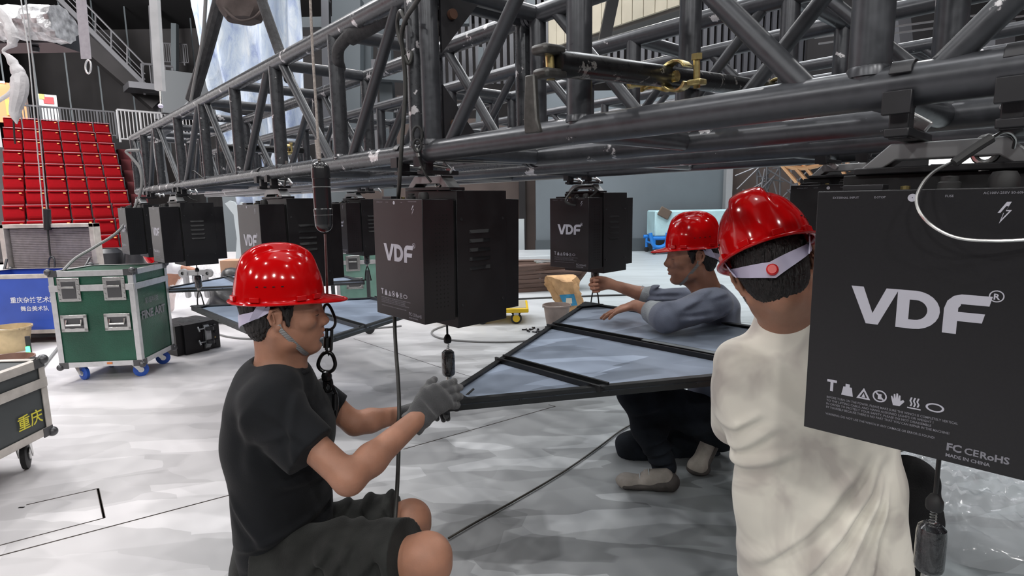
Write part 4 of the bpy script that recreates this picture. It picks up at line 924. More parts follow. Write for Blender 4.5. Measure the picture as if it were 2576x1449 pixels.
def hair_obj(F, parent, nape=1.0):
    p = F.p; s = F.s; e = lambda c, r, k=.012, op='u': ell(p(*c), (r[0] * s, r[1] * s, r[2] * s), F.R, k * s, op)
    Q = [e((-.016, 0, .034), (.101, .0815, .088)), e((-.050, 0, -.030), (.050, .061, .052), .03), halfspace(p(.052, 0, .03), F.d(.86, 0, -.5), .02)]
    for sy in (1, -1): Q += [e((-.019, sy * .083, -.004), (.024, .016, .030), .004, 's'), cap(p(.012, sy * .074, .02), p(.012, sy * .0755, -.022), .010 * s, .005 * s, .010)]
    Q += [e((.02, 0, -.085), (.07, .10, .05), .02, 's')]
    def warp(P):
        q = (P - _v(F.o)) @ np.array(F.R, np.float32); return .0013 * np.sin(q[:, 0] * 420 + 2.5 * np.sin(q[:, 2] * 90)) * np.sin(q[:, 1] * 380 + 1.3 * np.sin(q[:, 2] * 70)) + .0012 * np.sin(q[:, 0] * 900 + q[:, 1] * 700)
    o = Vector(F.o); h = soft('hair', Q, [(tuple(o - V(.16, .16, .16)), tuple(o + V(.16, .16, .18)), .0026)], M['hair'], parent, warp)
    for sy in (1, -1):
        MB().tube(spline([p(.0935, sy * .012, .020), p(.0875, sy * .030, .026), p(.0740, sy * .049, .021)], 5), [.0022 * s, .0030 * s] + [.0034 * s] * 6 + [.0028 * s, .0018 * s, .001 * s], 6).build('eyebrow', M['hair'], parent)
        MB().tube(spline([p(.0880, sy * .017, -.0040), p(.0895, sy * .030, -.0065), p(.0815, sy * .046, -.0060)], 5), .0013 * s, 5).build('eyelash', M['hair'], parent)
    lp = MB()
    for k, zz in ((0, -.0575), (1, -.0715)):
        lp.tube(spline([p(.0915, .017, zz - .002), p(.1000 - .0010 * k, 0, zz + .001), p(.0915, -.017, zz - .002)], 6), [.0018 * s + .0034 * s * math.sin(math.pi * i / 12) for i in range(13)], 8)
    lp.build('lips', M['lip'], parent)
    return h
M['band'] = mat('suspension_white', (.50, .47, .62), .4)
M['knob'] = mat('red_knob', (.7, .02, .02), .3)
def helmet(F, parent, gap=0.058, knob=False, tilt=0):
    """F: head frame. rim sits GAP above the ear line"""
    s = F.s; n = 64; rows = []
    A, Bw, H = .118, .100, .138
    def dome(ph, th):
        ct = math.cos(th) ** .78 if th < math.pi / 2 - 1e-6 else 0; st = math.sin(th) ** .92
        x = A * ct * math.cos(ph); y = Bw * ct * math.sin(ph); z = H * st
        # crest: a V-shaped raised plateau narrowing to the front, with a step on each side
        w_ = .018 + .032 * max(0, min(1, (.10 - x) / .20)); q = max(0, min(1, (w_ - abs(y)) / .010)); q = q * q * (3 - 2 * q)
        fr = max(0, min(1, (.112 - abs(x + .003)) / .03)); up = max(0, min(1, (z - .045) / .03)); fr = fr * fr * (3 - 2 * fr); up = up * up * (3 - 2 * up)
        x = x + .0
        k = .013 * q * fr * up; L = math.sqrt(x * x + y * y + z * z)
        side = max(0, 1 - abs(z - .055) / .03) * max(0, 1 - abs(abs(math.sin(ph)) - .85) / .3) * .0025
        return x + x / L * (k * .4 + side), y + y / L * (k * .5 + side), z + k
    def brim(ph, t):
        c = math.cos(ph); fwd = max(0, c) ** 3; ex = .013 + .048 * fwd; drop = -.004 - .010 * fwd
        q = t; return (A + 0) * c + math.cos(ph) * ex * q, (Bw) * math.sin(ph) + math.sin(ph) * (.013 + .010 * fwd) * q, drop * q * q - .002 * (1 - q)
    G = []
    for t in (1.0, .94, .6, .25): G.append([brim(2 * math.pi * k / n, t) for k in range(n)])
    for j in range(26): G.append([dome(2 * math.pi * k / n, math.radians(1 + 89 * (j / 25) ** 1.0)) for k in range(n)])
    vs = [F.p(x - .008, y, z + gap) for r in G for (x, y, z) in r]; fs = []
    R = len(G)
    for i in range(R - 1):
        for k in range(n): l = (k + 1) % n; fs.append((i * n + k, i * n + l, (i + 1) * n + l, (i + 1) * n + k))
    fs.append(tuple((R - 1) * n + k for k in range(n)))
    mb = MB(); mb.add(vs, fs); h = mb.build('helmet', M['helmet'], parent, ang=60)
    sd = h.modifiers.new('Solidify', 'SOLIDIFY'); sd.thickness = .0035; sd.offset = -1
    h['label'] = 'glossy red hard hat with a raised crest'
    off = parent['_off']
    mb = MB(); mb.tube([F.p(*(lambda q: (q[0] - .008, q[1], q[2] + gap))(brim(2 * math.pi * k / n, 1.0))) for k in range(n)], .0028 * s, 8, closed=True); mb.build('rolled_edge', M['helmet'], h, off=off)
    for sy in (1, -1):
        for a0 in (-38, -62, -118, 160):
            ph = math.radians(a0) * -sy; q = (A * math.cos(ph) * 1.03 - .008, Bw * math.sin(ph) * 1.03, .008 + gap); tx = V(-A * math.sin(ph), Bw * math.cos(ph), 0).normalized()
            T = F.d(tx.x, tx.y, 0); Rr = Matrix((T, F.z.cross(T), F.z)).transposed(); MB().box(F.p(*q), (.026 * s, .008 * s, .014 * s), Rr).build('slot_boss', M['helmet'], h, off=off, bevel=.0015)
        for k in range(4):
            ph = math.radians(84 + k * 10.5) * sy; x, y, z = dome(ph, math.radians(16)); tx = V(-math.sin(ph), math.cos(ph), 0)
            MB().box(F.p(x - .008 + .0006 * math.cos(ph), y * 1.006, z + gap), (.0065 * s, .0025 * s, .0022 * s), Matrix((F.d(*tx), F.z.cross(F.d(*tx)), F.z)).transposed()).build('vent_slit', M['hole'], h, off=off)
    # nape band
    def ribbon(pts, nrm, hw, th, nm, m_, par):
        mb = MB(); vs = []
        for i, q in enumerate(pts):
            up = nrm[i] if isinstance(nrm, list) else nrm; out = (q - F.p(-.01, 0, q_z[i])).normalized() if False else None
            t = (pts[min(i + 1, len(pts) - 1)] - pts[max(i - 1, 0)]).normalized(); o = t.cross(up).normalized()
            w_ = hw[i] if hasattr(hw, '__len__') else hw
            vs += [q + up * w_ + o * th, q + up * w_ - o * th, q - up * w_ - o * th, q - up * w_ + o * th]
        fs = []
        for i in range(len(pts) - 1):
            for k in range(4): l = (k + 1) % 4; fs.append((i * 4 + k, i * 4 + l, i * 4 + 4 + l, i * 4 + 4 + k))
        fs += [(3, 2, 1, 0), tuple(len(vs) - 4 + k for k in range(4))]
        mb.add(vs, fs); return mb.build(nm, m_, par, off=off)
    P = []; W_ = []
    for k in range(17):
        a = math.radians(100 + 160 * k / 16); c_ = 1 - abs(k - 8) / 8; P.append(F.p(-.012 + .103 * math.cos(a), .0865 * math.sin(a), gap - .018 - .046 * c_ ** .8)); W_.append((.008 + .010 * c_) * s)
    ribbon(P, F.z, W_, .0014, 'nape_band', M['band'], h)
    for sy in (1, -1): ribbon([F.p(-.045, sy * .090, gap), F.p(-.060, sy * .083, gap - .025), F.p(-.070, sy * .075, gap - .045)], F.d(.9, 0, .2).normalized(), .013 * s, .0014, 'band_arm', M['band'], h)
    if knob: MB().lathe(F.p(-.116, -.0, gap - .064), [(.0, -.002), (.012 * s, -.002), (.012 * s, .008), (.009 * s, .011), (0, .011)], 16, -F.x).build('adjusting_knob', M['knob'], h, off=off)
    for sy in (1, -1):
        pts = spline([F.p(-.012, sy * .081, -.018), F.p(-.008, sy * .081, -.030), F.p(.002, sy * .079, -.044), F.p(.022, sy * .070, -.070), F.p(.045, sy * .046, -.104), F.p(.058, sy * .018, -.121), F.p(.060, 0, -.123)], 5)
        ribbon(pts, [F.d(.95, -sy * .1, .3).normalized()] * 6 + [F.d(.9, 0, .45).normalized()] * 30, .0062 * s, .0012, 'chin_strap', M['chin'], h)
    return h
def chin_mat():
    m, t, p = nt('striped_strap'); N = t.nodes.new; L = t.links.new
    tc = N('ShaderNodeNewGeometry'); wv = N('ShaderNodeTexWave'); wv.bands_direction = 'Z'; wv.inputs['Scale'].default_value = 110; L(tc.outputs['Position'], wv.inputs['Vector'])
    r = N('ShaderNodeValToRGB'); r.color_ramp.elements[0].color = (.03, .03, .03, 1); r.color_ramp.elements[1].color = (.42, .42, .42, 1); r.color_ramp.elements[0].position = .35; r.color_ramp.elements[1].position = .6
    L(wv.outputs[0], r.inputs[0]); L(r.outputs[0], p.inputs['Base Color']); p.inputs['Roughness'].default_value = .8; return m
M['chin'] = chin_mat()
def hand_prims(W, d, s, n, curl=(30, 30, 20), splay=0.0, thumb=(.8, .5), r=1.0, spread=.06, grow=0.0, curls=None, thumb_curl=.5):
    """W wrist, d palm direction, s toward the thumb side, n palm normal"""
    d = Vector(d).normalized(); s = Vector(s); s = (s - d * s.dot(d)).normalized(); n0 = d.cross(s).normalized(); n = n0 if n0.dot(Vector(n)) > 0 else -n0
    W = Vector(W); Q = [ecap(W, W + d * .088 * r, s, (.024 * r + grow, .017 * r + grow), (.038 * r + grow, .0135 * r + grow), .02), cap(W + s * .020 + d * .02, W + s * .034 * r + d * .06 * r, .012 * r + grow, .012 * r + grow, .02)]
    for i, (b, L_, rr) in enumerate(((.029, .074, .0088), (.0095, .082, .0092), (-.0100, .076, .0088), (-.028, .060, .0078))):
        base = W + d * (.086 - .006 * abs(i - 1.2)) * r + s * b * r; dr = (d + s * (spread * (1.3 - i)) - s * splay).normalized(); cc = curls[i] if curls else curl
        dirn = dr; p0 = base; 
        for j, fr in enumerate((.46, .30, .24)):
            ax = s; a = math.radians(cc[j]); R = Matrix.Rotation(a, 3, ax.cross(dirn).cross(dirn) if False else (dirn.cross(n)).normalized()); nn = n
            dirn = (dirn * math.cos(a) + n * math.sin(a)).normalized(); n_new = (n * math.cos(a) - (dirn - n * dirn.dot(n)).normalized() * math.sin(a)); n_keep = n_new.normalized()
            p1 = p0 + dirn * L_ * fr * r; Q.append(cap(p0, p1, rr * (1 - .06 * j) * r + grow, rr * (1 - .06 * (j + 1)) * r + grow, .006)); p0 = p1
            n = n_keep
        n = n0 if n0.dot(Vector(nn)) > -2 and n0.dot(Vector(NREF)) > 0 else -n0
    tb = W + d * .025 * r + s * .026 * r; td = (d * thumb[0] + s * thumb[1] + Vector(NREF) * .25).normalized(); t1 = tb + td * .040 * r; td2 = (td + Vector(NREF) * thumb_curl + d * .2).normalized(); t2 = t1 + td2 * .032 * r; t3 = t2 + (td2 + Vector(NREF) * thumb_curl * .6).normalized() * .024 * r
    Q += [cap(tb, t1, .013 * r + grow, .0105 * r + grow, .012), cap(t1, t2, .0105 * r + grow, .0095 * r + grow, .006), cap(t2, t3, .0095 * r + grow, .0078 * r + grow, .006)]
    return Q
NREF = (0, 0, -1)
def cloth(amp, fr, ph=0.0, ax=(1, 0, 0)):
    a = _v(ax); a /= np.sqrt(a @ a)
    def w_(P):
        x, y, z = P[:, 0], P[:, 1], P[:, 2]; u = P @ a
        wv = np.sin(u * fr + ph + 1.7 * np.sin(x * 9 + z * 7 + ph) + 1.3 * np.sin(y * 11 - z * 8)); m = .5 + .5 * np.sin(x * 6.1 + y * 8.3 + z * 5.2 + ph * 2)
        return amp * wv * m
    return w_
def folds(lst, ymax, amp=.009):
    seg = [(_v(at(*a)), _v(at(*b)), w_, (amp if len(r) < 1 else r[0])) for a, b, w_, *r in lst]
    def f(P):
        out = np.zeros(len(P), np.float32); fm = np.clip((ymax - P[:, 1]) / .05, 0, 1)
        for a, b, w_, am in seg:
            ax, az = b[0] - a[0], b[2] - a[2]; L = math.hypot(ax, az); ax /= L; az /= L
            px, pz = P[:, 0] - a[0], P[:, 2] - a[2]; t = (px * ax + pz * az) / L; u = px * az - pz * ax
            e = np.clip((t + .12) / .3, 0, 1) * np.clip((1.12 - t) / .3, 0, 1)
            out += am * e * (np.exp(-(u / w_) ** 2) - .75 * np.exp(-((u - 1.7 * w_) / (w_ * 1.1)) ** 2))
        return -(np.clip(out, -.005, .016) * fm).astype(np.float32)
    return f
def wsum(*fs): return lambda P: sum(f(P) for f in fs)
def shoe_prims(toe, heel, up=V(0, 0, 1), w_=.048):
    toe, heel = Vector(toe), Vector(heel); d = (toe - heel).normalized(); s = d.cross(up).normalized()
    return [ecap(heel + d * .045 + up * .03, toe - d * .05 + up * .026, s, (.036, .030), (w_, .026), .03), ecap(heel + d * .05 + up * .05, heel + d * .12 + up * .055, s, (.034, .045), (.036, .030), .03), ell(toe - d * .055 + up * .028, (.05, .046, .026), Matrix((d, s, up)).transposed(), .02)]
def sole_prims(toe, heel, up=V(0, 0, 1)):
    toe, heel = Vector(toe), Vector(heel); d = (toe - heel).normalized(); s = d.cross(up).normalized()
    return [ecap(heel + d * .040 + up * .024, toe - d * .050 + up * .021, s, (.046, .026), (.056, .020), .03), ecap(heel + d * .03 + up * .04, heel + d * .09 + up * .03, s, (.040, .03), (.046, .02), .03), halfspace(heel + up * .001, -up)]
# ================================================================ man in the black shirt (faces right)
M['tee'] = mat('charcoal_cotton', (0.009, 0.010, 0.012), 0.9, 0, 0.15, 10, bump=.15, bs=400, sheen=.05, spec=.2)
M['shorts'] = mat('dark_washed_cotton', (0.020, 0.021, 0.020), 0.9, 0, 0.45, 12, bump=.2, bs=300, sheen=.05, spec=.2)
M['glove'] = mat('grey_knit_glove', (0.055, 0.056, 0.06), 0.9, 0, 0.15, 30, bump=.5, bs=500, sheen=.3)
Y1 = 1.50
m1 = thing('person', tuple(at(700, 1385, 1.5)), 'man in black shirt, shorts and red hard hat crouching, one gloved hand reaching out', 'person')
F1 = Frame(at(714, 786, Y1), (.94, .33, -.02), (.02, 0, 1), .95)
nb = at(700, 925, 1.50)
rs, re_, rw = at(674, 1018, 1.345), at(878, 1205, 1.28), at(1058, 1046, 1.50)
ls, le, lw = at(785, 985, 1.66), at(893, 1066, 1.70), at(1020, 1040, 1.80)
hp = at(700, 1392, 1.50); ch_ = at(700, 1085, 1.50)
rk, lk = at(1070, 1402, 1.27), at(1030, 1306, 1.60); rh, lh = at(705, 1420, 1.40), at(720, 1370, 1.60)
ra_, la_ = V(rk.x - .10, rk.y + .02, .09), V(lk.x - .12, lk.y, .09)
SY = V(0, 1, 0)
def arm(s_, e_, w_, r0=.043, r1=.036, r2=.026):
    m_ = e_.lerp(w_, .28); h_ = s_.lerp(e_, .5); return [cap(s_, h_, r0 * .72, r0 * .86, .02), cap(h_, e_, r0 * .88 if r0 > .037 else .037, r1, .02), cap(e_, m_, r1 * .96, r1 * 1.04, .02), cap(m_, w_, r1 * 1.04, r2, .02)]
Q = head_prims(F1, nb) + [ecap(hp, ch_, SY, (.15, .10), (.145, .10), .05), ecap(ch_, nb - UP * .05, SY, (.15, .10), (.10, .07), .05), cap(ls, rs, .036, .036, .04)]
Q += arm(rs, re_, rw, .036) + arm(ls, le, lw, .036, .034, .025)
for h_, k_, a_ in ((rh, rk, ra_), (lh, lk, la_)):
    Q += [cap(h_, h_.lerp(k_, .7), .05, .046, .03), cap(h_.lerp(k_, .72), k_, .050, .053, .02), cap(k_ + V(.012, 0, .0), k_ + V(.014, 0, -.02), .052, .050, .02), cap(k_, k_.lerp(a_, .35) - V(.02, 0, 0), .050, .054, .02), cap(k_.lerp(a_, .35) - V(.02, 0, 0), a_, .052, .034, .02)]
o = F1.o
bs_ = [(tuple(o + V(-.16, -.16, -.17)), tuple(o + V(.17, .17, .15)), .0022)]
lo, hi = bb([rs, re_, rw, ls, le, lw, hp, rk, lk, nb], .13, z0=.02); hi[2] = (nb.z + .035); bs_.append((lo, hi, .0052))
lo2, hi2 = bb([rk, lk, ra_, la_], .1, z0=.03); 
soft('body', Q, bs_, M['skin'], m1)
hair_obj(F1, m1); helmet(F1, m1, .044)
# shirt
ad_ = (re_ - rs).normalized(); sB = rs.lerp(re_, .56) + V(-.008, 0, -.012); sA = sB - ad_ * .15; sl = sB; sl2 = at(836, 1030, 1.68)
Q = [ecap(at(722, 1385, 1.5), at(705, 1085, 1.5), SY, (.175, .118), (.182, .126), .05), ecap(at(705, 1085, 1.5), at(692, 985, 1.5), SY, (.182, .124), (.165, .10), .05), ecap(at(692, 1000, 1.5), nb + V(-.01, 0, -.03), SY, (.150, .085), (.078, .070), .05),
     ecap(sA, sB, V(.6, .2, .7), (.064, .064), (.068, .066), .035, flat=True), ecap(ls, sl2, V(.6, .2, .7), (.055, .06), (.060, .05), .035, flat=True), cap(at(640, 1040, 1.4), at(650, 1160, 1.44), .05, .03, .05)]
FO = folds([((600, 1225, 1.4), (700, 1330, 1.4), .014), ((612, 1352, 1.40), (830, 1290, 1.40), .013), ((640, 1395, 1.40), (830, 1335, 1.40), .012), ((730, 1190, 1.4), (830, 1230, 1.4), .014, .006), ((685, 1010, 1.33), (800, 1100, 1.3), .010, .004), ((640, 1010, 1.35), (650, 1180, 1.35), .016, .005), ((770, 960, 1.4), (800, 1100, 1.4), .010, .005), ((660, 1090, 1.35), (760, 1060, 1.33), .010, .004)], 1.55)
Q.append(cap(rs + V(-.005, .01, -.005), rs + V(.0, .05, .012), .068, .066, .035)); Q.append(cap(rs + V(0, .005, 0), sB - ad_ * .03, .057, .055, .03))
Q += [ell(nb + V(.012, 0, .040), (.070, .085, .058), None, .008, 's'), halfspace(at(700, 1412, 1.5), (0, 0, -1), .01)]
lo, hi = bb([rs, sl, ls, sl2, hp, nb], .20, z0=.25)
soft('shirt', Q, [(lo, hi, .0042)], M['tee'], m1, wsum(cloth(.003, 30, .6, (.6, .1, .8)), FO))
MB().tube([nb + V(.012 + .066 * math.cos(a), .069 * math.sin(a), .003 + .012 * math.cos(a) * -1) for a in [k * math.pi / 16 for k in range(32)]], .0055, 8, closed=True).build('collar', M['tee'], m1)
# shorts
Q = [ecap(hp - UP * .02, at(712, 1340, 1.5), SY, (.165, .118), (.160, .112), .05)]
rq, lq = rh.lerp(rk, .88), lh.lerp(lk, .90)
Q += [ecap(rh, rq, V(0, 0, 1), (.100, .105), (.093, .090), .03, flat=True), ecap(lh, lq, V(0, 0, 1), (.095, .100), (.084, .081), .03, flat=True), cap(lh.lerp(lk, .3), lq - (lk - lh).normalized() * .05, .076, .072, .03), cap(rh.lerp(rk, .3), rq - (rk - rh).normalized() * .06, .082, .080, .03)]
FO = folds([((840, 1420, 1.3), (900, 1330, 1.3), .013), ((880, 1449, 1.3), (960, 1350, 1.3), .012, .007), ((760, 1449, 1.3), (850, 1340, 1.3), .014), ((950, 1330, 1.3), (1020, 1430, 1.3), .010, .005), ((860, 1270, 1.5), (930, 1330, 1.5), .012), ((930, 1255, 1.5), (980, 1330, 1.5), .010, .006)], 1.9)
lo, hi = bb([rh, rq, lh, lq, hp], .15, z0=.05)
soft('shorts', Q, [(lo, hi, .0046)], M['shorts'], m1, wsum(cloth(.004, 40, 2.0, (.7, .1, .5)), FO))
# gloves
dg = V(.70, .50, .56); NREF = (.15, .93, -.30)
gl = hand_prims(rw + V(-.008, -.004, -.008), dg, (-.62, .1, .78), NREF, splay=.55, r=1.06, grow=.0022, spread=.10, curls=((10, 14, 10), (16, 20, 14), (20, 24, 16), (26, 26, 20)), thumb=(.75, .35), thumb_curl=.6)
gl.append(ecap(rw - dg.normalized() * .035, rw + dg.normalized() * .02, (-.62, .1, .78), (.036, .031), (.034, .026), .012, flat=True))
lo, hi = bb([rw, rw + dg * .2], .09)
gg = soft('glove', gl, [(lo, hi, .0024)], M['glove'], m1, cloth(.0010, 240, 0, (.7, .3, .6))); gg['label'] = 'grey knitted work glove'
dg2 = V(.75, .45, .1); NREF = (.1, .2, -.97)
gl = hand_prims(lw, dg2, (.3, -.7, .5), NREF, r=1.02, grow=.002, curl=(30, 40, 30)); gl.append(ecap(lw - dg2.normalized() * .04, lw + dg2.normalized() * .02, (.3, -.7, .5), (.034, .030), (.032, .025), .012, flat=True))
lo, hi = bb([lw, lw + dg2 * .2], .09); soft('glove', gl, [(lo, hi, .0035)], M['glove'], m1)
# shoes (below the frame)
for a_, h_ in ((ra_, rk), (la_, lk)):
    toe = V(a_.x + .20, a_.y, .0); heel = V(a_.x - .07, a_.y, .0)
    soft('shoe', shoe_prims(toe, heel) + [cap(a_, a_ - UP * .02, .036, .04, .03)], [bb([toe, heel, a_], .07, 0)[0:2] + (.006,)], M['rubber'], m1)
# ================================================================ man in the blue shirt (faces left)
M['denim_shirt'] = mat('grey_blue_cotton', (0.125, 0.145, 0.20), 0.85, 0, 0.16, 8, bump=.2, bs=300, sheen=.2)
M['cuff'] = mat('pale_cuff', (0.33, 0.36, 0.38), 0.85, 0, 0.15, 20, bump=.3, bs=200)
M['jeans'] = mat('dark_jeans', (0.010, 0.013, 0.018), 0.9, 0, 0.5, 9, bump=.25, bs=300, spec=.2)
M['shoe'] = mat('dusty_trainer', (0.26, 0.235, 0.21), 0.6, 0, 0.3, 14, bump=.2, bs=60)
M['sole'] = mat('worn_sole', (0.055, 0.048, 0.044), 0.7, 0, 0.3, 20, bump=.3, bs=60)
m2 = thing('person', tuple(at(1800, 1060, 2.6)), 'man in grey blue shirt and red hard hat crouching, one hand flat on the panel', 'person')
F2 = Frame(at(1741, 643, 2.60), (-.965, .12, -.06), (.03, 0, 1), 1.05)
nb2 = at(1785, 742, 2.62)
ls, le, lw = at(1800, 765, 2.43), at(1678, 800, 2.36), at(1598, 768, 2.60)
rs, re_, rw = at(1775, 755, 2.82), at(1650, 752, 2.88), at(1535, 714, 2.97)
hp2 = at(1800, 1050, 2.62)
lk, la_ = at(1598, 985, 2.45), at(1672, 1178, 2.44)
rk, ra_ = at(1590, 1125, 2.72), at(1790, 1150, 2.72)
Q = head_prims(F2, nb2, mouth_open=.0012) + [ecap(hp2, at(1790, 830, 2.62), SY, (.14, .10), (.15, .10), .05), ecap(at(1790, 830, 2.62), nb2 - UP * .03, SY, (.15, .10), (.08, .06), .05)]
Q += arm(ls, le, lw, .042, .036, .024) + arm(rs, re_, rw, .042, .036, .024)
NREF = (0, 0, -1); Q += hand_prims(lw, (-.85, .10, -.26), (.15, 1, 0), NREF, curls=((6, 12, 8), (4, 10, 8), (4, 12, 8), (8, 14, 8)), spread=.16, thumb=(.6, .8), thumb_curl=.1)
NREF = (-.15, -1, -.1); Q += hand_prims(rw, (-.98, .05, -.10), (0, .05, 1), NREF, curl=(58, 72, 50), spread=.02, thumb=(.9, .3), thumb_curl=.9)
o = F2.o; lo, hi = bb([rw, re_, lw, le], .17); lo[2] += .05
lo3, hi3 = bb([lw], .14); 
soft('body', Q, [(tuple(o + V(-.17, -.14, -.165)), tuple(o + V(.15, .14, .13)), .0026), (lo, V(re_.x + .01, hi[1], hi[2]), .0032), (tuple(V(re_.x + .0, 2.2, .70)), tuple(V(.95, 3.0, nb2.z + .02)), .006)], M['skin'], m2)
hair_obj(F2, m2); helmet(F2, m2, .040)
Q = [ecap(at(1800, 1010, 2.62), at(1792, 850, 2.62), SY, (.165, .120), (.180, .128), .05), ecap(at(1792, 850, 2.62), at(1795, 775, 2.62), SY, (.18, .122), (.155, .095), .05), ecap(at(1795, 775, 2.62), nb2 + V(0, 0, -.005), SY, (.15, .085), (.075, .062), .06)]
lc, rc = le.lerp(lw, .22), re_.lerp(rw, .10)
Q += [ecap(ls, le, V(0, 0, 1), (.070, .074), (.060, .066), .04), ecap(le, lc, V(0, 0, 1), (.060, .062), (.056, .056), .03, flat=True), ecap(rs, re_, V(0, 0, 1), (.066, .07), (.054, .058), .04), ecap(re_, rc, V(0, 0, 1), (.054, .054), (.050, .050), .03, flat=True)]
FO = folds([((1690, 775, 2.4), (1790, 725, 2.4), .012), ((1700, 800, 2.4), (1800, 790, 2.4), .013), ((1720, 760, 2.4), (1830, 735, 2.4), .010, .006), ((1775, 812, 2.4), (1835, 775, 2.4), .012), ((1640, 742, 2.8), (1715, 736, 2.8), .009, .006), ((1640, 755, 2.8), (1700, 752, 2.8), .008, .006), ((1790, 690, 2.5), (1840, 730, 2.5), .012, .005)], 3.1)
Q += [ell(nb2 + V(-.012, 0, .048), (.064, .068, .046), None, .008, 's')]
lo, hi = bb([ls, le, lc, rs, re_, rc, hp2, nb2], .16, z0=.30)
soft('shirt', Q, [(lo, hi, .0052)], M['denim_shirt'], m2, wsum(cloth(.004, 36, 1.2, (.5, .2, .9)), FO))
for e_, w_, a0, a1, rr in ((le, lw, .20, .50, .057), (re_, rw, .06, .34, .052)):
    a, b = e_.lerp(w_, a0), e_.lerp(w_, a1)
    soft('rolled_cuff', [ecap(a, b, V(0, 0, 1), (rr, rr), (rr * .86, rr * .84), .01, flat=True), cap(a, a + V(0, 0, .001), rr * .9, rr * .9, .02)], [bb([a, b], .08) + (.004,)], M['cuff'], m2, cloth(.0035, 110, .4, (w_ - e_)))
# collar: two folded leaves round the neck
for sy in (1, -1):
    mb = MB(); n_ = 12; vs = []
    for k in range(n_ + 1):
        a = math.pi * (1 - k / n_); ax_ = V(math.cos(a) * -1, 0, 0); c_ = nb2 + V(-.004 + .062 * math.cos(math.pi - a) * -1 * -1, 0, 0)
        q = nb2 + V(.064 * math.cos(math.pi * k / n_), sy * .066 * math.sin(math.pi * k / n_), .030 - .0)
        o_ = V(math.cos(math.pi * k / n_), sy * math.sin(math.pi * k / n_), 0)
        dp = .018 * (1 if k < 8 else 1 + (k - 8) * .3)
        vs += [q, q + o_ * .014 - UP * dp * 1.6]
    fs = [(2 * i, 2 * i + 1, 2 * i + 3, 2 * i + 2) for i in range(n_)]; mb.add(vs, fs); c = mb.build('collar', M['denim_shirt'], m2); sd = c.modifiers.new('Solidify', 'SOLIDIFY'); sd.thickness = .004
# jeans
Q = [ecap(hp2 - UP * .03, at(1800, 1000, 2.62), SY, (.165, .125), (.150, .110), .05), ecap(at(1795, 1060, 2.50), lk, V(0, 0, 1), (.105, .10), (.075, .07), .05), cap(lk, lk.lerp(la_, .45), .072, .070, .04), cap(lk.lerp(la_, .45), la_, .070, .052, .04),
     ecap(at(1800, 1075, 2.72), rk, V(0, 0, 1), (.10, .10), (.075, .07), .05), cap(rk, rk + V(.02, 0, -.02), .068, .066, .04), cap(rk, ra_, .066, .048, .04)]
FO = folds([((1625, 1150, 2.4), (1710, 1120, 2.4), .012), ((1625, 1120, 2.4), (1700, 1090, 2.4), .012, .007), ((1590, 1040, 2.4), (1660, 1020, 2.4), .013, .006), ((1640, 1170, 2.4), (1690, 1160, 2.4), .010), ((1730, 1110, 2.4), (1800, 1080, 2.4), .014, .006)], 3.2)
lo, hi = bb([hp2, lk, la_, rk, ra_], .15, z0=.0)
soft('jeans', Q, [(lo, hi, .0055)], M['jeans'], m2, wsum(cloth(.004, 44, .3, (.3, .2, 1)), FO))
toe, heel = atz(1545, 1222, .0), atz(1702, 1232, .0)
sh = soft('shoe', shoe_prims(toe, heel) + [cap(la_ + V(.01, 0, .0), la_ - UP * .05, .042, .045, .03)], [bb([toe, heel, la_], .08, .0) + (.0035,)], M['shoe'], m2)
soft('sole', sole_prims(toe + V(-.004, 0, 0), heel + V(.012, 0, 0)), [bb([toe, heel], .08, -.0) + (.004,)], M['sole'], m2)
M['tongue'] = mat('dark_trim', (.03, .03, .03), .8)
dsh = (toe - heel).normalized()
for k in range(4):
    c = toe.lerp(heel, .34 + .07 * k) + UP * (.050 + .012 * k); sd_ = dsh.cross(UP)
    MB().tube([c + sd_ * .026 - UP * .012, c + UP * .004, c - sd_ * .026 - UP * .012], .0026, 6).build('lace', M['cuff'], m2)
t2 = atz(1765, 1205, 0.0)
soft('sole', [ell(t2 + V(.0, .05, .026), (.054, .050, .026), None, .02), ecap(t2 + V(.02, .055, .03), t2 + V(.085, .065, .16), V(0, 1, 0), (.045, .02), (.036, .02), .02)], [bb([t2, t2 + V(.08, .06, .16)], .09, 0) + (.004,)], M['sole'], m2)
soft('shoe', [ecap(t2 + V(.0, .05, .045), t2 + V(.06, .06, .18), V(0, 1, 0), (.045, .03), (.036, .036), .03), ell(t2 + V(.0, .05, .035), (.05, .045, .035), None, .03)], [bb([t2, t2 + V(.06, .06, .2)], .09, 0) + (.004,)], M['shoe'], m2)
# ================================================================ man in the pale shirt (seen from behind)
def pale():
    m, t, p = nt('tie_dye_cotton'); N = t.nodes.new; L = t.links.new
    g = N('ShaderNodeNewGeometry'); n = N('ShaderNodeTexNoise'); n.inputs['Scale'].default_value = 7; n.inputs['Detail'].default_value = 3; n.inputs['Distortion'].default_value = .6; L(g.outputs['Position'], n.inputs['Vector'])
    r = N('ShaderNodeValToRGB'); r.color_ramp.elements[0].position = .38; r.color_ramp.elements[1].position = .58; r.color_ramp.elements[0].color = (.60, .55, .50, 1); r.color_ramp.elements[1].color = (.84, .80, .71, 1)
    L(n.outputs[0], r.inputs[0]); L(r.outputs[0], p.inputs['Base Color']); p.inputs['Roughness'].default_value = .9; p.inputs['Sheen Weight'].default_value = .2; return m
M['pale'] = pale()
Y3 = 1.38
m3 = thing('person', tuple(at(2040, 1449, 1.42)), 'man in mottled cream shirt and red hard hat crouching with his back turned', 'person')
F3 = Frame(at(1950, 684, 1.37), (.50, .84, -.30), (-.36, .10, .93), 1.06)
nb3 = at(1990, 808, 1.40)
lS, rS = at(1852, 908, 1.42), at(2215, 918, 1.42)
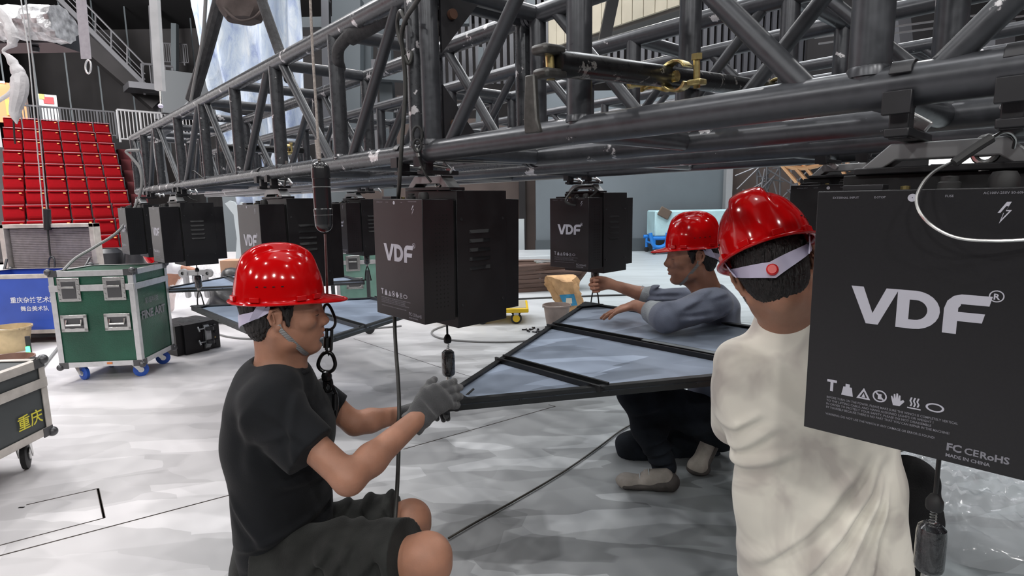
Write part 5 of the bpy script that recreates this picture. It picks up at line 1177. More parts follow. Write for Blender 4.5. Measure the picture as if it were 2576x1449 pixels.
Q = head_prims(F3, nb3) + [ecap(at(2040, 1430, 1.45), at(2030, 1000, 1.45), V(1, 0, 0), (.15, .10), (.16, .10), .05), ecap(at(2030, 1000, 1.45), nb3 - UP * .03, V(1, .1, 0), (.16, .10), (.08, .065), .05)]
Q += arm(lS, at(1860, 1080, 1.60), at(1930, 1010, 1.80)) + arm(rS, at(2240, 1100, 1.60), at(2290, 1020, 1.80))
NREF = (0, .3, -1)
for W in (at(1930, 1010, 1.80), at(2290, 1020, 1.80)): Q += hand_prims(W, (.0, 1, .05), (1 if W.x < .8 else -1, 0, 0), NREF, curl=(30, 35, 25))
o = F3.o; lo, hi = bb([lS, rS, nb3, at(1930, 1010, 1.80), at(2290, 1020, 1.80), at(2040, 1430, 1.45)], .14, .3); hi[2] = nb3.z + .03
soft('body', Q, [(tuple(o + V(-.17, -.17, -.19)), tuple(o + V(.18, .18, .13)), .0028), (lo, hi, .0065)], M['skin'], m3)
hair_obj(F3, m3); helmet(F3, m3, .045, knob=True)
Q = [ecap(at(2070, 1430, 1.44), at(2060, 1240, 1.44), V(1, 0, 0), (.225, .15), (.215, .13), .04), ecap(at(2060, 1240, 1.44), at(2035, 980, 1.43), V(1, 0, 0), (.205, .12), (.215, .125), .05), ecap(at(2035, 980, 1.43), at(2020, 900, 1.42), V(1, 0, .0), (.215, .115), (.185, .085), .05),
     ecap(at(2020, 895, 1.42), nb3 + V(.0, 0, -.012), V(1, 0, 0), (.165, .08), (.090, .082), .06), ecap(lS + V(.02, 0, -.01), at(1850, 1065, 1.58), V(1, 0, 0), (.075, .07), (.068, .065), .05), ecap(rS, at(2240, 1080, 1.58), V(1, 0, 0), (.07, .07), (.066, .065), .05)]
FO = folds([((1820, 1262, 1.3), (2010, 1150, 1.3), .016, .010), ((1930, 1460, 1.3), (2180, 1170, 1.3), .017, .016), ((2020, 1470, 1.3), (2225, 1190, 1.3), .014, .018), ((2100, 1470, 1.3), (2238, 1220, 1.3), .012, .016), ((2180, 1470, 1.3), (2250, 1250, 1.3), .010, .012), ((1805, 960, 1.3), (1850, 1200, 1.3), .016, .008), ((1850, 1000, 1.3), (1890, 1140, 1.3), .013, .006), ((1870, 1200, 1.3), (1960, 1090, 1.3), .012, .007), ((1850, 870, 1.3), (1930, 850, 1.3), .010, .005), ((1860, 1130, 1.3), (1930, 1060, 1.3), .010, .006)], 1.5)
Q += [ecap(at(1820, 1262, 1.31), at(1880, 1275, 1.30), V(0, 0, 1), (.008, .010), (.004, .006), .02, 's'), ell(nb3 + V(.0, .02, .068), (.064, .080, .046), None, .008, 's')]
lo, hi = bb([lS, rS, nb3, at(2070, 1430, 1.44), at(1850, 1065, 1.58)], .22, z0=.22)
soft('shirt', Q, [(lo, hi, .0048)], M['pale'], m3, wsum(cloth(.003, 26, .9, (.7, .1, .6)), FO))
MB().tube([nb3 + V(.066 * math.cos(a), .014 + .074 * math.sin(a), .026 - .010 * math.sin(a)) for a in [k * math.pi / 16 for k in range(32)]], .0065, 8, closed=True).build('collar', M['pale'], m3)
kn = at(2285, 1215, 1.52); an = at(2300, 1500, 1.62); kl = at(1930, 1330, 1.95)
Q = [ecap(at(2090, 1440, 1.46), kn, V(0, 0, 1), (.11, .10), (.075, .07), .05), cap(kn, kn.lerp(V(an.x, an.y, .12), .4), .066, .070, .03), cap(kn.lerp(V(an.x, an.y, .12), .4), V(an.x, an.y, .10), .070, .05, .03), ecap(at(2040, 1449, 1.46), at(2080, 1440, 1.46), V(0, 0, 1), (.12, .13), (.12, .13), .05),
     ecap(at(1990, 1449, 1.48), kl, V(0, 0, 1), (.10, .10), (.075, .07), .05), cap(kl, V(kl.x, kl.y - .05, .10), .068, .05, .04)]
for k in range(5): a = kn.lerp(V(an.x, an.y, .12), .05 + .16 * k); Q.append(cap(a + V(-.06, -.045, .01), a + V(.055, -.03, -.015), .011, .009, .02))
lo, hi = bb([kn, an, kl, at(2040, 1449, 1.46)], .14, z0=0.03)
soft('trousers', Q, [(lo, hi, .006)], mat('dark_grey_trousers', (.014, .014, .015), .9, 0, .4, 10, bump=.3, bs=200, spec=.2), m3, cloth(.006, 60, .3, (.2, .2, 1)))
for q in (V(an.x, an.y, 0), V(kl.x, kl.y - .05, 0)):
    toe = q + V(.02, .17, 0); heel = q + V(-.02, -.08, 0); soft('shoe', shoe_prims(toe, heel) + [cap(q + UP * .1, q + UP * .05, .045, .04, .03)], [bb([toe, heel], .1, 0) + (.007,)], M['rubber'], m3)
# ================================================================ flight cases
M['case_green'] = mat('green_laminate', (0.012, 0.075, 0.045), 0.35, 0, 0.35, 3, bump=.25, bs=120)
M['case_blue'] = mat('blue_laminate', (0.035, 0.085, 0.42), 0.4, 0, 0.15, 3)
M['case_dark'] = mat('charcoal_laminate', (0.055, 0.062, 0.065), 0.5, 0, 0.2, 4)
M['pale_edge'] = mat('worn_alu', (0.58, 0.54, 0.50), 0.45, 0.4, 0.2, 12)
M['corner'] = mat('dark_corner', (0.10, 0.10, 0.105), 0.35, 0.6)
def caster(t, x, y, z, r, wheel_m, yaw=0.0):
    c, s_ = math.cos(yaw), math.sin(yaw); d = V(c, s_, 0); n = V(-s_, c, 0); a = V(x, y, z)
    R = Matrix((d, n, UP)).transposed(); off = V(*[0, 0, 0]); w0 = a + d * .03 - UP * (z - r)
    w0.z = r
    MB().lathe(w0 - n * .018, [(0, 0), (r * .45, 0), (r * .5, .004), (r * .8, .004), (r, .008), (r, .028), (r * .8, .032), (r * .5, .032), (r * .45, .036), (0, .036)], 24, n).build('wheel', wheel_m, t)
    MB().lathe(w0 - n * .020, [(0, 0), (r * .38, 0), (r * .42, .04), (0, .04)], 16, n).build('hub', M['steel'], t)
    mb = MB(); mb.box(a - UP * .004, (.085, .07, .008), R)
    for k in (-1, 1): mb.prism([(-.035, 0), (.02, 0), (.042, -(z - r) - .01), (.020, -(z - r) - .012)], a + n * (.027 * k), d, UP, .003)
    mb.build('fork', M['steel'], t)
def flight_case(loc, rz, w_, d_, h_, zb, panel_m, edge_m, label, lidf=.2, handles=True, latches=2, wheel_m=None, open_top=False, wr=.05, ew=.035, side_handles=True):
    """local frame: x along the front, y into depth; front face at y=-d/2"""
    t = empty('flight_case', loc, label, 'case', rz); hw, hd = w_ / 2, d_ / 2; z0, z1 = zb, zb + h_
    if open_top:
        mb = MB()
        for c, sz in (((0, -hd + .01, (z0 + z1) / 2), (w_ - .01, .02, h_ - .01)), ((0, hd - .01, (z0 + z1) / 2), (w_ - .01, .02, h_ - .01)), ((-hw + .01, 0, (z0 + z1) / 2), (.02, d_ - .02, h_ - .01)), ((hw - .01, 0, (z0 + z1) / 2), (.02, d_ - .02, h_ - .01)), ((0, 0, z0 + .015), (w_ - .02, d_ - .02, .02))): mb.box(c, sz)
        mb.build('box_body', panel_m, t, smooth=False)
    else: MB().box((0, 0, (z0 + z1) / 2), (w_ - .01, d_ - .01, h_ - .01)).build('box_body', panel_m, t, smooth=False)
    e = ew; zl = z1 - h_ * lidf
    for sx in (-1, 1):
        for sy in (-1, 1):
            mb = MB(); mb.box((sx * (hw - e / 2 + .001), sy * (hd + .001), (z0 + z1) / 2), (e, .004, h_)); mb.box((sx * (hw + .001), sy * (hd - e / 2 + .001), (z0 + z1) / 2), (.004, e, h_)); mb.build('edge_trim', edge_m, t, smooth=False)
    for z, dz in ((z0 + e / 2, -1), (z1 - e / 2, 1)):
        for sy in (-1, 1):
            mb = MB(); mb.box((0, sy * (hd + .002), z), (w_, .004, e)); mb.box((0, sy * (hd - e / 2 + .002), z + dz * (e / 2 + .001)), (w_, e, .004)); mb.build('edge_trim', edge_m, t, smooth=False)
        for sx in (-1, 1):
            mb = MB(); mb.box((sx * (hw + .002), 0, z), (.004, d_, e)); mb.box((sx * (hw - e / 2 + .002), 0, z + dz * (e / 2 + .001)), (e, d_, .004)); mb.build('edge_trim', edge_m, t, smooth=False)
    if not open_top:
        for sy in (-1, 1): MB().box((0, sy * (hd + .004), zl), (w_ + .004, .006, e * 1.3)).build('lid_trim', edge_m, t, bevel=.001)
        for sx in (-1, 1): MB().box((sx * (hw + .004), 0, zl), (.006, d_ + .004, e * 1.3)).build('lid_trim', edge_m, t, bevel=.001)
    for sx in (-1, 1):
        for sy in (-1, 1):
            for z in (z0, z1):
                q = V(sx * hw, sy * hd, z); dz = -1 if z == z0 else 1; mb = MB()
                mb.lathe(q - UP * .0, [(.024 * math.cos(a), .024 * math.sin(a)) for a in [math.radians(-90 + 15 * k) for k in range(13)]], 16)
                mb.box(q - V(sx * .03, -sy * .004, dz * .012), (.06, .004, .045)); mb.box(q - V(-sx * .004, sy * .03, dz * .012), (.004, .06, .045)); mb.build('ball_corner', M['corner'], t)
    if latches:
        for sx in ([-1, 1] if latches == 2 else [0]):
            x = sx * w_ * .27
            MB().box((x, -hd - .007, zl - .01), (.15, .006, .17)).build('latch_plate', M['steel'], t, bevel=.006)
            MB().box((x, -hd - .011, zl - .012), (.095, .006, .125)).build('latch_dish', M['corner'], t, bevel=.004)
            MB().box((x, -hd - .017, zl + .008), (.085, .010, .014)).build('latch_twist', M['steel'], t, bevel=.002)
            for a in (-.064, .064):
                for b in (-.08, -.045, -.01, .025, .06): MB().lathe((x + a, -hd - .010, zl + b), [(.007, 0), (.0055, .004), (0, .0045)], 8, V(0, -1, 0)).build('rivet', M['steel'], t)
    if handles:
        for sx in (-1, 1):
            x = sx * w_ * .26; z = z0 + (zl - z0) * .56
            mb = MB(); 
            for c, sz in (((x, -hd - .005, z + .05), (.18, .006, .026)), ((x, -hd - .005, z - .05), (.18, .006, .026)), ((x - .077, -hd - .005, z), (.026, .006, .12)), ((x + .077, -hd - .005, z), (.026, .006, .12))): mb.box(c, sz)
            mb.build('handle_plate', M['steel'], t, bevel=.003)
            MB().box((x, -hd - .003, z), (.13, .004, .076)).build('handle_dish', M['corner'], t)
            MB().tube([V(x - .05, -hd - .006, z + .025), V(x - .05, -hd - .016, z - .012), V(x + .05, -hd - .016, z - .012), V(x + .05, -hd - .006, z + .025)], .008, 8).build('handle', M['steel'], t)
    if wheel_m:
        for sx in (-1, 1):
            for sy in (-1, 1): caster(t, sx * (hw - .09), sy * (hd - .08), zb, wr, wheel_m, .5 * sx)
    return t
M['wheel_blue'] = mat('blue_wheel', (0.02, 0.09, 0.45), 0.4)
gb = atz(266, 945, 0); rz = math.radians(6)
gc = flight_case((gb.x + .055, gb.y + .11, 0), rz, .565, .50, .70, .115, M['case_green'], M['alu'], 'green flight case with blue wheels standing on the stage floor', lidf=.17, wheel_m=M['wheel_blue'], wr=.052)
lst = [(text_mesh('FINE ART', .085, bold=.0025), -.17, 0, .44), (text_mesh('彩熠科技', .05), -.10, 0, .55)]
me = add_text(lst, 'side_print', M['print_dim']); me.transform(Matrix.Rotation(math.radians(90), 4, 'Z')); me.transform(Matrix.Translation((.565 / 2 + .0015, -.02, 0)))
link_mesh('side_print', me, gc, kind='stuff')
MB().box((.06, -.2565, .135), (.035, .003, .014)).build('orange_sticker', mat('orange_sticker', (.7, .2, .05), .5), gc)
# blue open case behind it
bb0 = atz(60, 872, 0)
bc = flight_case((bb0.x - .12, bb0.y + .42, 0), math.radians(2), 1.02, .62, .56, .10, M['case_blue'], M['pale_edge'], 'blue open flight case with white lettering at the left edge', open_top=True, handles=False, latches=0)
lst = [(text_mesh('重庆杂技艺术团', .060, bold=.0006, align='CENTER'), .16, 0, .40), (text_mesh('舞台美术队', .052, bold=.0004, align='CENTER'), .165, 0, .32)]
me = add_text(lst, 'front_print', mat('white_print', (.75, .76, .82), .5)); me.transform(Matrix.Translation((0, -.62 / 2 - .0035, 0))); link_mesh('front_print', me, bc, kind='stuff')
MB().box((.44, -.316, .155), (.13, .004, .05)).build('paper_label', mat('tan_label', (.65, .45, .22), .6), bc)
MB().box((0, 0, .07), (.98, .58, .03)).build('skid', M['black'], bc)
t = thing('case_lid', (bb0.x - .12, bb0.y + .80, .64), 'open lid with grey ribbed foam standing up behind the blue case', 'lid')
lx0, lx1 = at(14, 600, bb0.y + .82), at(250, 600, bb0.y + .82); xc = (lx0.x + lx1.x) / 2; lw_ = lx1.x - lx0.x; yb = bb0.y + .80; zt = at(120, 563, yb).z; zb0 = at(120, 692, yb).z; hh_ = zt - zb0
for c, sz in (((xc, yb, zt - .02), (lw_, .10, .04)), ((xc, yb, zb0 + .02), (lw_, .10, .04)), ((xc - lw_ / 2 + .025, yb, (zt + zb0) / 2), (.05, .10, hh_)), ((xc + lw_ / 2 - .025, yb, (zt + zb0) / 2), (.05, .10, hh_))): MB().box(c, sz).build('lid_wall', M['pale_edge'], t, bevel=.004)
mb = MB(); mb.box((xc, yb + .045, (zt + zb0) / 2), (lw_ - .04, .02, hh_ - .04)); nf = 24
for k in range(nf): mb.box((xc, yb + .02, zb0 + .05 + (hh_ - .1) * (k + .5) / nf), (lw_ - .14, .04, (hh_ - .1) / nf * .86))
mb.build('foam_lining', mat('grey_foam', (.24, .21, .215), .95, 0, .15, 20), t)
for sx in (-1, 1): MB().tube([V(xc + sx * (lw_ / 2 - .06), yb - .07, zb0 + .18), V(xc + sx * (lw_ / 2 - .10), yb - .22, zb0 - .04)], .012, 8).build('lid_stay', M['corner'], t)
# dark case at the lower left
dcs = flight_case((-2.60, 2.24, 0), math.radians(92), 1.0, .62, .37, .16, M['case_dark'], M['pale_edge'], 'worn charcoal flight case on black wheels cut off by the left edge', lidf=.30, latches=1, handles=False, wheel_m=M['rubber'], wr=.07)
lst = [(text_mesh('重庆', .075, bold=.0008), .30, 0, .24)]
me = add_text(lst, 'yellow_print', mat('yellow_print', (.75, .68, .05), .5)); me.transform(Matrix.Translation((0, -.62 / 2 - .0035, 0))); link_mesh('yellow_print', me, dcs, kind='stuff')
# wrapped case in the middle distance and its neighbour
sc_ = atz(915, 792, 0)
wc = flight_case((sc_.x + .10, sc_.y + .15, 0), math.radians(14), .80, .60, .66, .10, mat('case_mint', (.16, .30, .25), .2, 0, .2, 4, coat=.5), M['alu'], 'pale green flight case wrapped in shiny film behind the dark winches', lidf=.2, wheel_m=M['rubber'])
M['film'] = mat('clear_film', (0.9, 0.93, 0.97), 0.08, 0, 0, 0, bump=.9, bs=16, alpha=.22, coat=1.0)
rngf = random.Random(3)
def film_blob(cx, cy, rx, ry, h_, label, n=34, seed=1, name='plastic_wrap', z0=0.002, crease=1.0):
    r = random.Random(seed); ph = [(r.uniform(3, 14), r.uniform(3, 14), r.uniform(0, 6)) for _ in range(10)]; mb = MB(); vs = []
    for i in range(n):
        for j in range(n):
            u, v = i / (n - 1) * 2 - 1, j / (n - 1) * 2 - 1; rr = max(abs(u), abs(v)); k = (u * u + v * v) ** .5 or 1; x, y = u * rr / k * 1.0, v * rr / k
            z = h_ * (1 - rr ** 2) ** .5 * (.55 + .45 * sum(abs(math.sin(a * x + b * y + c)) for a, b, c in ph) / 10 * 1.6) if rr < 1 else 0
            z += .35 * h_ * crease * (1 - rr) * sum(abs(math.sin(a * 1.9 * x - b * 1.7 * y + c)) ** 3 for a, b, c in ph[:5]) / 5
            vs.append((cx + x * rx * (1 + .12 * math.sin(5 * math.atan2(y, x) + seed)), cy + y * ry, z0 + z))
    mb.add(vs, [(i * n + j, (i + 1) * n + j, (i + 1) * n + j + 1, i * n + j + 1) for i in range(n - 1) for j in range(n - 1)])
    return single(mb, name, M['film'], label, 'plastic', ang=20)
fb = atz(2470, 1330, 0); film_blob(fb.x, fb.y + .12, .42, .40, .16, 'heap of crumpled clear plastic film on the floor under the biggest winch', 60, 5)
fb = atz(470, 835, 0); film_blob(fb.x - .12, fb.y + .7, .55, .35, .46, 'pile of clear plastic film between the green case and the pale panel', 40, 9)
fb = atz(700, 815, 0); film_blob(fb.x, fb.y + .9, .5, .3, .42, 'bagged clear film behind the left red helmet', 34, 12)
# low pale case behind the wrapped film
sc2 = atz(600, 780, 0)
flight_case((sc2.x + .05, sc2.y + .9, 0), math.radians(4), .8, .5, .40, .015, mat('grey_case', (.20, .22, .22), .4), M['alu'], 'low grey flight case behind the film near the left helmet', lidf=.3, latches=1, handles=True, wheel_m=None)
# ================================================================ buckets
def bucket(c, rt, rb_, h_, m_, label, tiltm=None):
    t = thing('bucket', tuple(c), label, 'bucket')
    MB().lathe(c, [(0, .004), (rb_, 0), (rb_ + (rt - rb_) * .5, h_ * .5), (rt, h_), (rt + .008, h_), (rt + .008, h_ - .014), (rt - .004, h_ - .016), (rt - .006, h_ - .004), (rb_ + (rt - rb_) * .5 - .006, h_ * .5), (rb_ - .006, .012), (0, .012)], 32).build('pail', m_, t)
    MB().tube([V(c[0] + rt * math.cos(a), c[1] + rt * .97 * math.sin(a) * .4 - rt * .5, c[2] + h_ - .004 - .02 * math.sin(a)) for a in [math.pi * k / 14 for k in range(15)]], .0035, 6).build('bail', M['steel'], t)
    for k in (-1, 1): MB().box((c[0] + k * (rt + .004), c[1], c[2] + h_ - .015), (.012, .03, .03)).build('ear', m_, t, bevel=.003)
    return t
b1 = atz(45, 985, 0); bucket((b1.x - .20, b1.y + .16, 0), .165, .12, .20, mat('brown_pail', (.22, .12, .09), .5, 0, .3, 8), 'brown bucket standing behind the charcoal case')
b2 = atz(28, 912, 0); bucket((b2.x - .36, b2.y + .42, 0), .17, .13, .22, mat('cream_pail', (.50, .38, .22), .5, 0, .25, 8), 'cream bucket with stained bottom beside the green glow')
t = thing('led_strip', tuple(at(70, 900, 4.3)), 'small glowing green light strip behind the cream bucket', 'light')
MB().box(at(71, 885, 4.75), (.022, .02, .09)).build('diffuser', mat('green_glow', (.02, .6, .1), .4, emit=(.05, 1, .15), es=6), t); MB().box(V(at(74, 885, 4.78).x, 4.78, .10), (.03, .02, .20)).build('housing', M['black'], t)
b3 = atz(1402, 826, 0); bucket((b3.x, b3.y + .05, 0), .135, .10, .235, mat('taupe_pail', (.26, .21, .19), .5, 0, .2, 8), 'taupe plastic bucket in front of the crumpled paper bag')
# crumpled paper bag
t = thing('paper_bag', tuple(atz(1440, 800, 0)), 'crumpled brown paper sack leaning behind the taupe bucket', 'bag')
mb = MB(); nz, na = 16, 26; vs = []; P0 = atz(1452, 806, 0) + V(0, .25, 0); P1 = at(1408, 700, P0.y); r = random.Random(11)
for i in range(nz + 1):
    f = i / nz; c = P0.lerp(P1, f); ww = .12 + .07 * f - .05 * max(0, f - .85) * 3; dd_ = .085 * (1 - f * .2)
    for k in range(na):
        a = 2 * math.pi * k / na; j = 1 + .10 * math.sin(5 * a + 7 * f) + .07 * math.sin(11 * a - 9 * f) + r.uniform(-.05, .05); vs.append((c.x + ww * math.cos(a) * j, c.y + dd_ * math.sin(a) * j, c.z + r.uniform(-.006, .006) + .035 * f * f * math.sin(2 * a + .5)))
mb.add(vs, [(i * na + k, i * na + (k + 1) % na, (i + 1) * na + (k + 1) % na, (i + 1) * na + k) for i in range(nz) for k in range(na)] + [tuple(nz * na + k for k in range(na))])
mb.build('sack', mat('kraft_paper', (.52, .32, .16), .75, 0, .2, 12, bump=.5, bs=25), t, ang=18)
a, b = P0.lerp(P1, .30), P0.lerp(P1, .60); mb = MB(); mb.add([(a.x - .07, a.y - .108, a.z), (a.x + .07, a.y - .104, a.z + .01), (b.x + .08, b.y - .104, b.z + .01), (b.x - .08, b.y - .108, b.z)], [(0, 1, 2, 3)]); mb.build('blue_label', mat('blue_label', (.03, .22, .40), .6, 0, .3, 20), t, smooth=False)
mb = MB(); c = P0.lerp(P1, .45); mb.add([(c.x - .035, c.y - .112, c.z - .03), (c.x + .035, c.y - .112, c.z - .03), (c.x + .03, c.y - .112, c.z + .03), (c.x - .03, c.y - .112, c.z + .03)], [(0, 1, 2, 3)]); mb.build('white_panel', mat('label_white', (.6, .55, .45), .6), t, smooth=False)
# loose screws on the floor
scs = [(1318, 829), (1330, 833), (1338, 828), (1344, 835), (1352, 830), (1360, 833), (1341, 824)]
SCL = ['far left one, pointing away', 'second from the far left', 'middle one nearest the camera', 'one right of the middle, pointing left', 'one lying level, fifth from the left', 'rightmost of the small ones', 'rearmost, in the middle of the heap']
for i, (x, y) in enumerate(scs):
    q = atz(x, y, .008); d_ = V(math.cos(i * 1.9), math.sin(i * 1.9), 0); t = thing('bolt', (q.x, q.y, 0), 'small loose black bolt on the floor, ' + SCL[i], 'bolt', 'loose black bolts on the floor')
    MB().cyl(q - d_ * .02, q + d_ * .02, .006, 8).build('shank', M['black'], t); MB().cyl(q + d_ * .018, q + d_ * .03, .012, 6).build('bolt_head', M['black'], t)
q = atz(1379, 822, .012); t = thing('bolt', (q.x, q.y, 0), 'largest loose bolt, nearest the taupe bucket', 'bolt'); MB().cyl(q - V(.03, .01, 0), q + V(.02, .01, 0), .009, 8).build('shank', M['black'], t); MB().cyl(q + V(.02, .01, 0), q + V(.034, .013, 0), .016, 6).build('bolt_head', M['black'], t)
# ================================================================ yellow trolley
yt = atz(1262, 818, 0); t = thing('platform_trolley', (yt.x, yt.y + .2, 0), 'yellow platform trolley with grey wheels under the winch with a red sheen', 'trolley')
ym = mat('yellow_paint', (.75, .50, .01), .35); zc = at(1290, 783, yt.y).z
xr = at(1330, 775, yt.y).x; xl = at(1105, 800, yt.y).x
MB().box(((xl + xr) / 2, yt.y + .28, zc), (xr - xl, .52, .045)).build('deck', ym, t, bevel=.008)
MB().box(((xl + xr) / 2, yt.y + .28, zc + .024), (xr - xl - .05, .47, .006)).build('mat_top', mat('grey_mat', (.35, .32, .25), .8), t)
for x in (at(1213, 800, yt.y).x, at(1299, 800, yt.y).x):
    for y in (yt.y + .06, yt.y + .48):
        MB().lathe((x, y - .015, .058), [(0, 0), (.02, 0), (.022, .005), (.042, .005), (.058, .008), (.058, .022), (.042, .026), (0, .026)], 22, V(0, 1, 0)).build('wheel', M['rubber'], t)
        MB().lathe((x, y - .018, .058), [(0, 0), (.038, 0), (.038, .03), (0, .03)], 18, V(0, 1, 0)).build('hub', ym, t)
        MB().box((x, y, .12), (.05, .05, .05)).build('fork', M['steel'], t)
# wheels of a stand under the middle panel
wq = atz(930, 838, 0); t = thing('wheeled_stand', (wq.x, wq.y + .1, 0), 'grey wheels and legs of a stand under the middle pale panel', 'stand')
for px_ in (930, 878):
    q = atz(px_, 840, 0); MB().lathe((q.x, q.y - .012, .05), [(0, 0), (.02, 0), (.05, .004), (.05, .022), (.02, .026), (0, .026)], 20, V(0, 1, 0)).build('wheel', M['rubber'], t); MB().box((q.x, q.y, .12), (.03, .03, .09)).build('fork', M['steel'], t)
q = atz(905, 840, 0); MB().bar((wq.x + .02, wq.y, .17), (atz(878, 840, 0).x - .3, wq.y, .17), .04, .03).build('rail_bar', M['frame2'], t)
for dx in (0, -.35): MB().bar((wq.x + dx, wq.y + .05, .17), (wq.x + dx, wq.y + .05, .62), .03, .03).build('upright', M['frame2'], t)
# ================================================================ wooden boat
bq = atz(1400, 738, 0); Yb = bq.y; t = thing('wooden_boat', (bq.x - .6, Yb + .3, 0), 'dark wooden boat prop with plank sides on the far stage floor', 'boat')
xe = at(1503, 680, Yb).x; x_b = at(1448, 735, Yb).x; zt_ = at(1400, 672, Yb).z; mw = mat('boat_wood', (.115, .07, .055), .6, 0, .35, 5, bump=.3, bs=30, stretch=(.3, 1, 4)); L_ = 3.2; hwid = .42
def hull(u, v, side):
    # u 0..1 stern to bow, v 0 keel .. 1 gunwale
    x = (xe - L_) + (x_b - (xe - L_)) * u + (xe - x_b) * (u ** 6) * v; wd = hwid * (1 - max(0, (u - .55) / .45) ** 2.2) * (.82 + .18 * v); zz = zt_ * v + .10 * max(0, u - .6) * v
    return V(x, Yb + hwid + side * wd, zz + .001)
for side in (-1, 1):
    NP = 6
    for k in range(NP):
        mb = MB(); vs = []; nu = 24
        for i in range(nu + 1):
            u = i / nu; a, b = hull(u, k / NP, side), hull(u, (k + 1) / NP - .012, side); o_ = V(0, side * .004, 0); vs += [a + o_, b + o_ + V(0, side * .008, 0), a - V(0, side * .015, 0), b - V(0, side * .015, 0)]
        fs = []
        for i in range(nu): p_ = i * 4; q_ = p_ + 4; fs += [(p_, q_, q_ + 1, p_ + 1), (p_ + 2, p_ + 3, q_ + 3, q_ + 2), (p_ + 1, q_ + 1, q_ + 3, p_ + 3), (p_, p_ + 2, q_ + 2, q_)]
        fs += [(0, 1, 3, 2), (nu * 4, nu * 4 + 2, nu * 4 + 3, nu * 4 + 1)]
        mb.add(vs, fs); mb.build('plank', mw, t, smooth=False)
    MB().tube([hull(i / 20, 1.0, side) for i in range(21)], .022, 8).build('gunwale', mw, t)
MB().tube([hull(1.0, k / 8, 0) for k in range(9)], .03, 8).build('stem_post', mw, t)
MB().box((xe - 1.3, Yb + hwid, zt_ * .8), (2.2, hwid * 1.5, .03)).build('deck', mw, t)
# loose rope and green tape on the boat deck
t = thing('rope_coil', (xe - .55, Yb + .3, zt_), 'tangle of grey cable lying on the boat', 'cable')
for k in range(4): MB().tube([V(xe - .6 + (.16 + .03 * k) * math.cos(a), Yb + hwid + .11 * math.sin(a + k), zt_ + .01 + .012 * k) for a in [j * math.pi / 10 for j in range(20)]], .012, 6, closed=True).build('turn', M['greycable'], t)
single(MB().box((xe - 1.2, Yb + .25, zt_ * .8 + .03), (.7, .12, .01)), 'green_tape', mat('green_tape', (.02, .5, .18), .5), 'strip of bright green tape on the boat deck', 'tape')
# low platform behind the boat
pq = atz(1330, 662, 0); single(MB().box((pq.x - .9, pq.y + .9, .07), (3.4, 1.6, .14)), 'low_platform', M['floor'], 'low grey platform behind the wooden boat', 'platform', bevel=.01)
# ================================================================ pale blue box on a blue rolling frame
q = atz(1640, 641, 0); Yq = q.y; x0, x1 = at(1648, 600, Yq).x, at(1995, 600, Yq).x; z0, z1 = at(1800, 592, Yq).z, at(1800, 528, Yq).z
single(MB().box(((x0 + x1) / 2, Yq + .45, (z0 + z1) / 2), (x1 - x0, .8, z1 - z0)), 'wrapped_crate', mat('pale_blue_tarp', (.42, .62, .66), .6, 0, .12, 4, bump=.4, bs=20), 'long pale blue tarp covered crate on the blue trolley', 'crate', bevel=.03)
t = thing('blue_trolley', ((x0 + x1) / 2, Yq + .45, 0), 'blue tubular trolley carrying the pale blue crate', 'trolley')
bm_ = mat('blue_tube', (.02, .20, .62), .4)
for y in (Yq + .08, Yq + .82): MB().tube([V(x0 - .08, y, z0 - .05), V(x1 + .05, y, z0 - .05)], .045, 10).build('side_rail', bm_, t)
for k in range(5):
    x = x0 + (x1 - x0) * k / 4
    for y in (Yq + .08, Yq + .82): MB().tube([V(x, y, z0 - .05), V(x, y, .12)], .035, 8).build('leg', bm_, t); MB().lathe((x, y - .02, .06), [(0, 0), (.06, .004), (.06, .036), (0, .04)], 16, V(0, 1, 0)).build('wheel', M['rubber'], t)
    MB().tube([V(x, Yq + .08, .25), V(x, Yq + .82, .25)], .025, 8).build('cross_tube', bm_, t)
MB().tube(spline([V(x0 - .06, Yq + .05, z0 - .08), V(x0 - .10, Yq + .05, .5), V(x0 + .0, Yq + .05, .2), V(x0 + .25, Yq + .05, .22), V(x0 + .3, Yq + .05, .5)]), .045, 8).build('hoop', bm_, t)
single(MB().box(at(1672, 536, Yq + .02), (.28, .05, .22), Matrix.Rotation(.5, 3, 'Y')), 'rag', mat('brown_rag', (.12, .09, .07), .9), 'brown rag hanging on the corner of the pale blue crate', 'rag', bevel=.02)
# notice sheet, scaffold lattice and gold stand by the right back wall
nq = at(1893, 496, 14.89); t = thing('notice_board', tuple(nq), 'white notice sheet with red edge on the brown wall', 'notice')
MB().box(nq, (.30, .02, .38)).build('sheet', mat('paper_white', (.55, .53, .52), .7), t); MB().box(nq + V(0, -.005, .17), (.30, .02, .04)).build('red_edge', mat('red_edge', (.5, .05, .05), .6), t)
t = thing('scaffold_tower', tuple(at(1950, 520, 13.5)), 'dark steel lattice of stacked frames at the right back', 'scaffold')
r = random.Random(4)
for k in range(26):
    a = at(1905 + r.uniform(0, 80), 415 + r.uniform(0, 100), 13.5); b = a + V(r.uniform(-.7, .7), r.uniform(-.2, .2), r.uniform(-.7, .7)); MB().tube([a, b], .018, 6).build('bar', M['rail_dark'], t)
for x in (1905, 1930, 1962, 1990): MB().tube([at(x, 400, 13.6), at(x, 660, 13.6)], .025, 6).build('upright', M['rail_dark'], t)
t = thing('gilded_frame', tuple(at(1990, 430, 9)), 'gilded curved prop frame under the far truss at the right', 'prop')
gm = mat('gilt', (.75, .42, .22), .35, .6)
for (pa_, pb_) in (((1962, 410), (2010, 465)), ((1985, 405), (2030, 455)), ((2010, 400), (2045, 445)), ((2105, 395), (2125, 440)), ((2125, 392), (2140, 430))): MB().tube([at(*pa_, 9), at(*pb_, 9)], .03, 8).build('strut', gm, t)
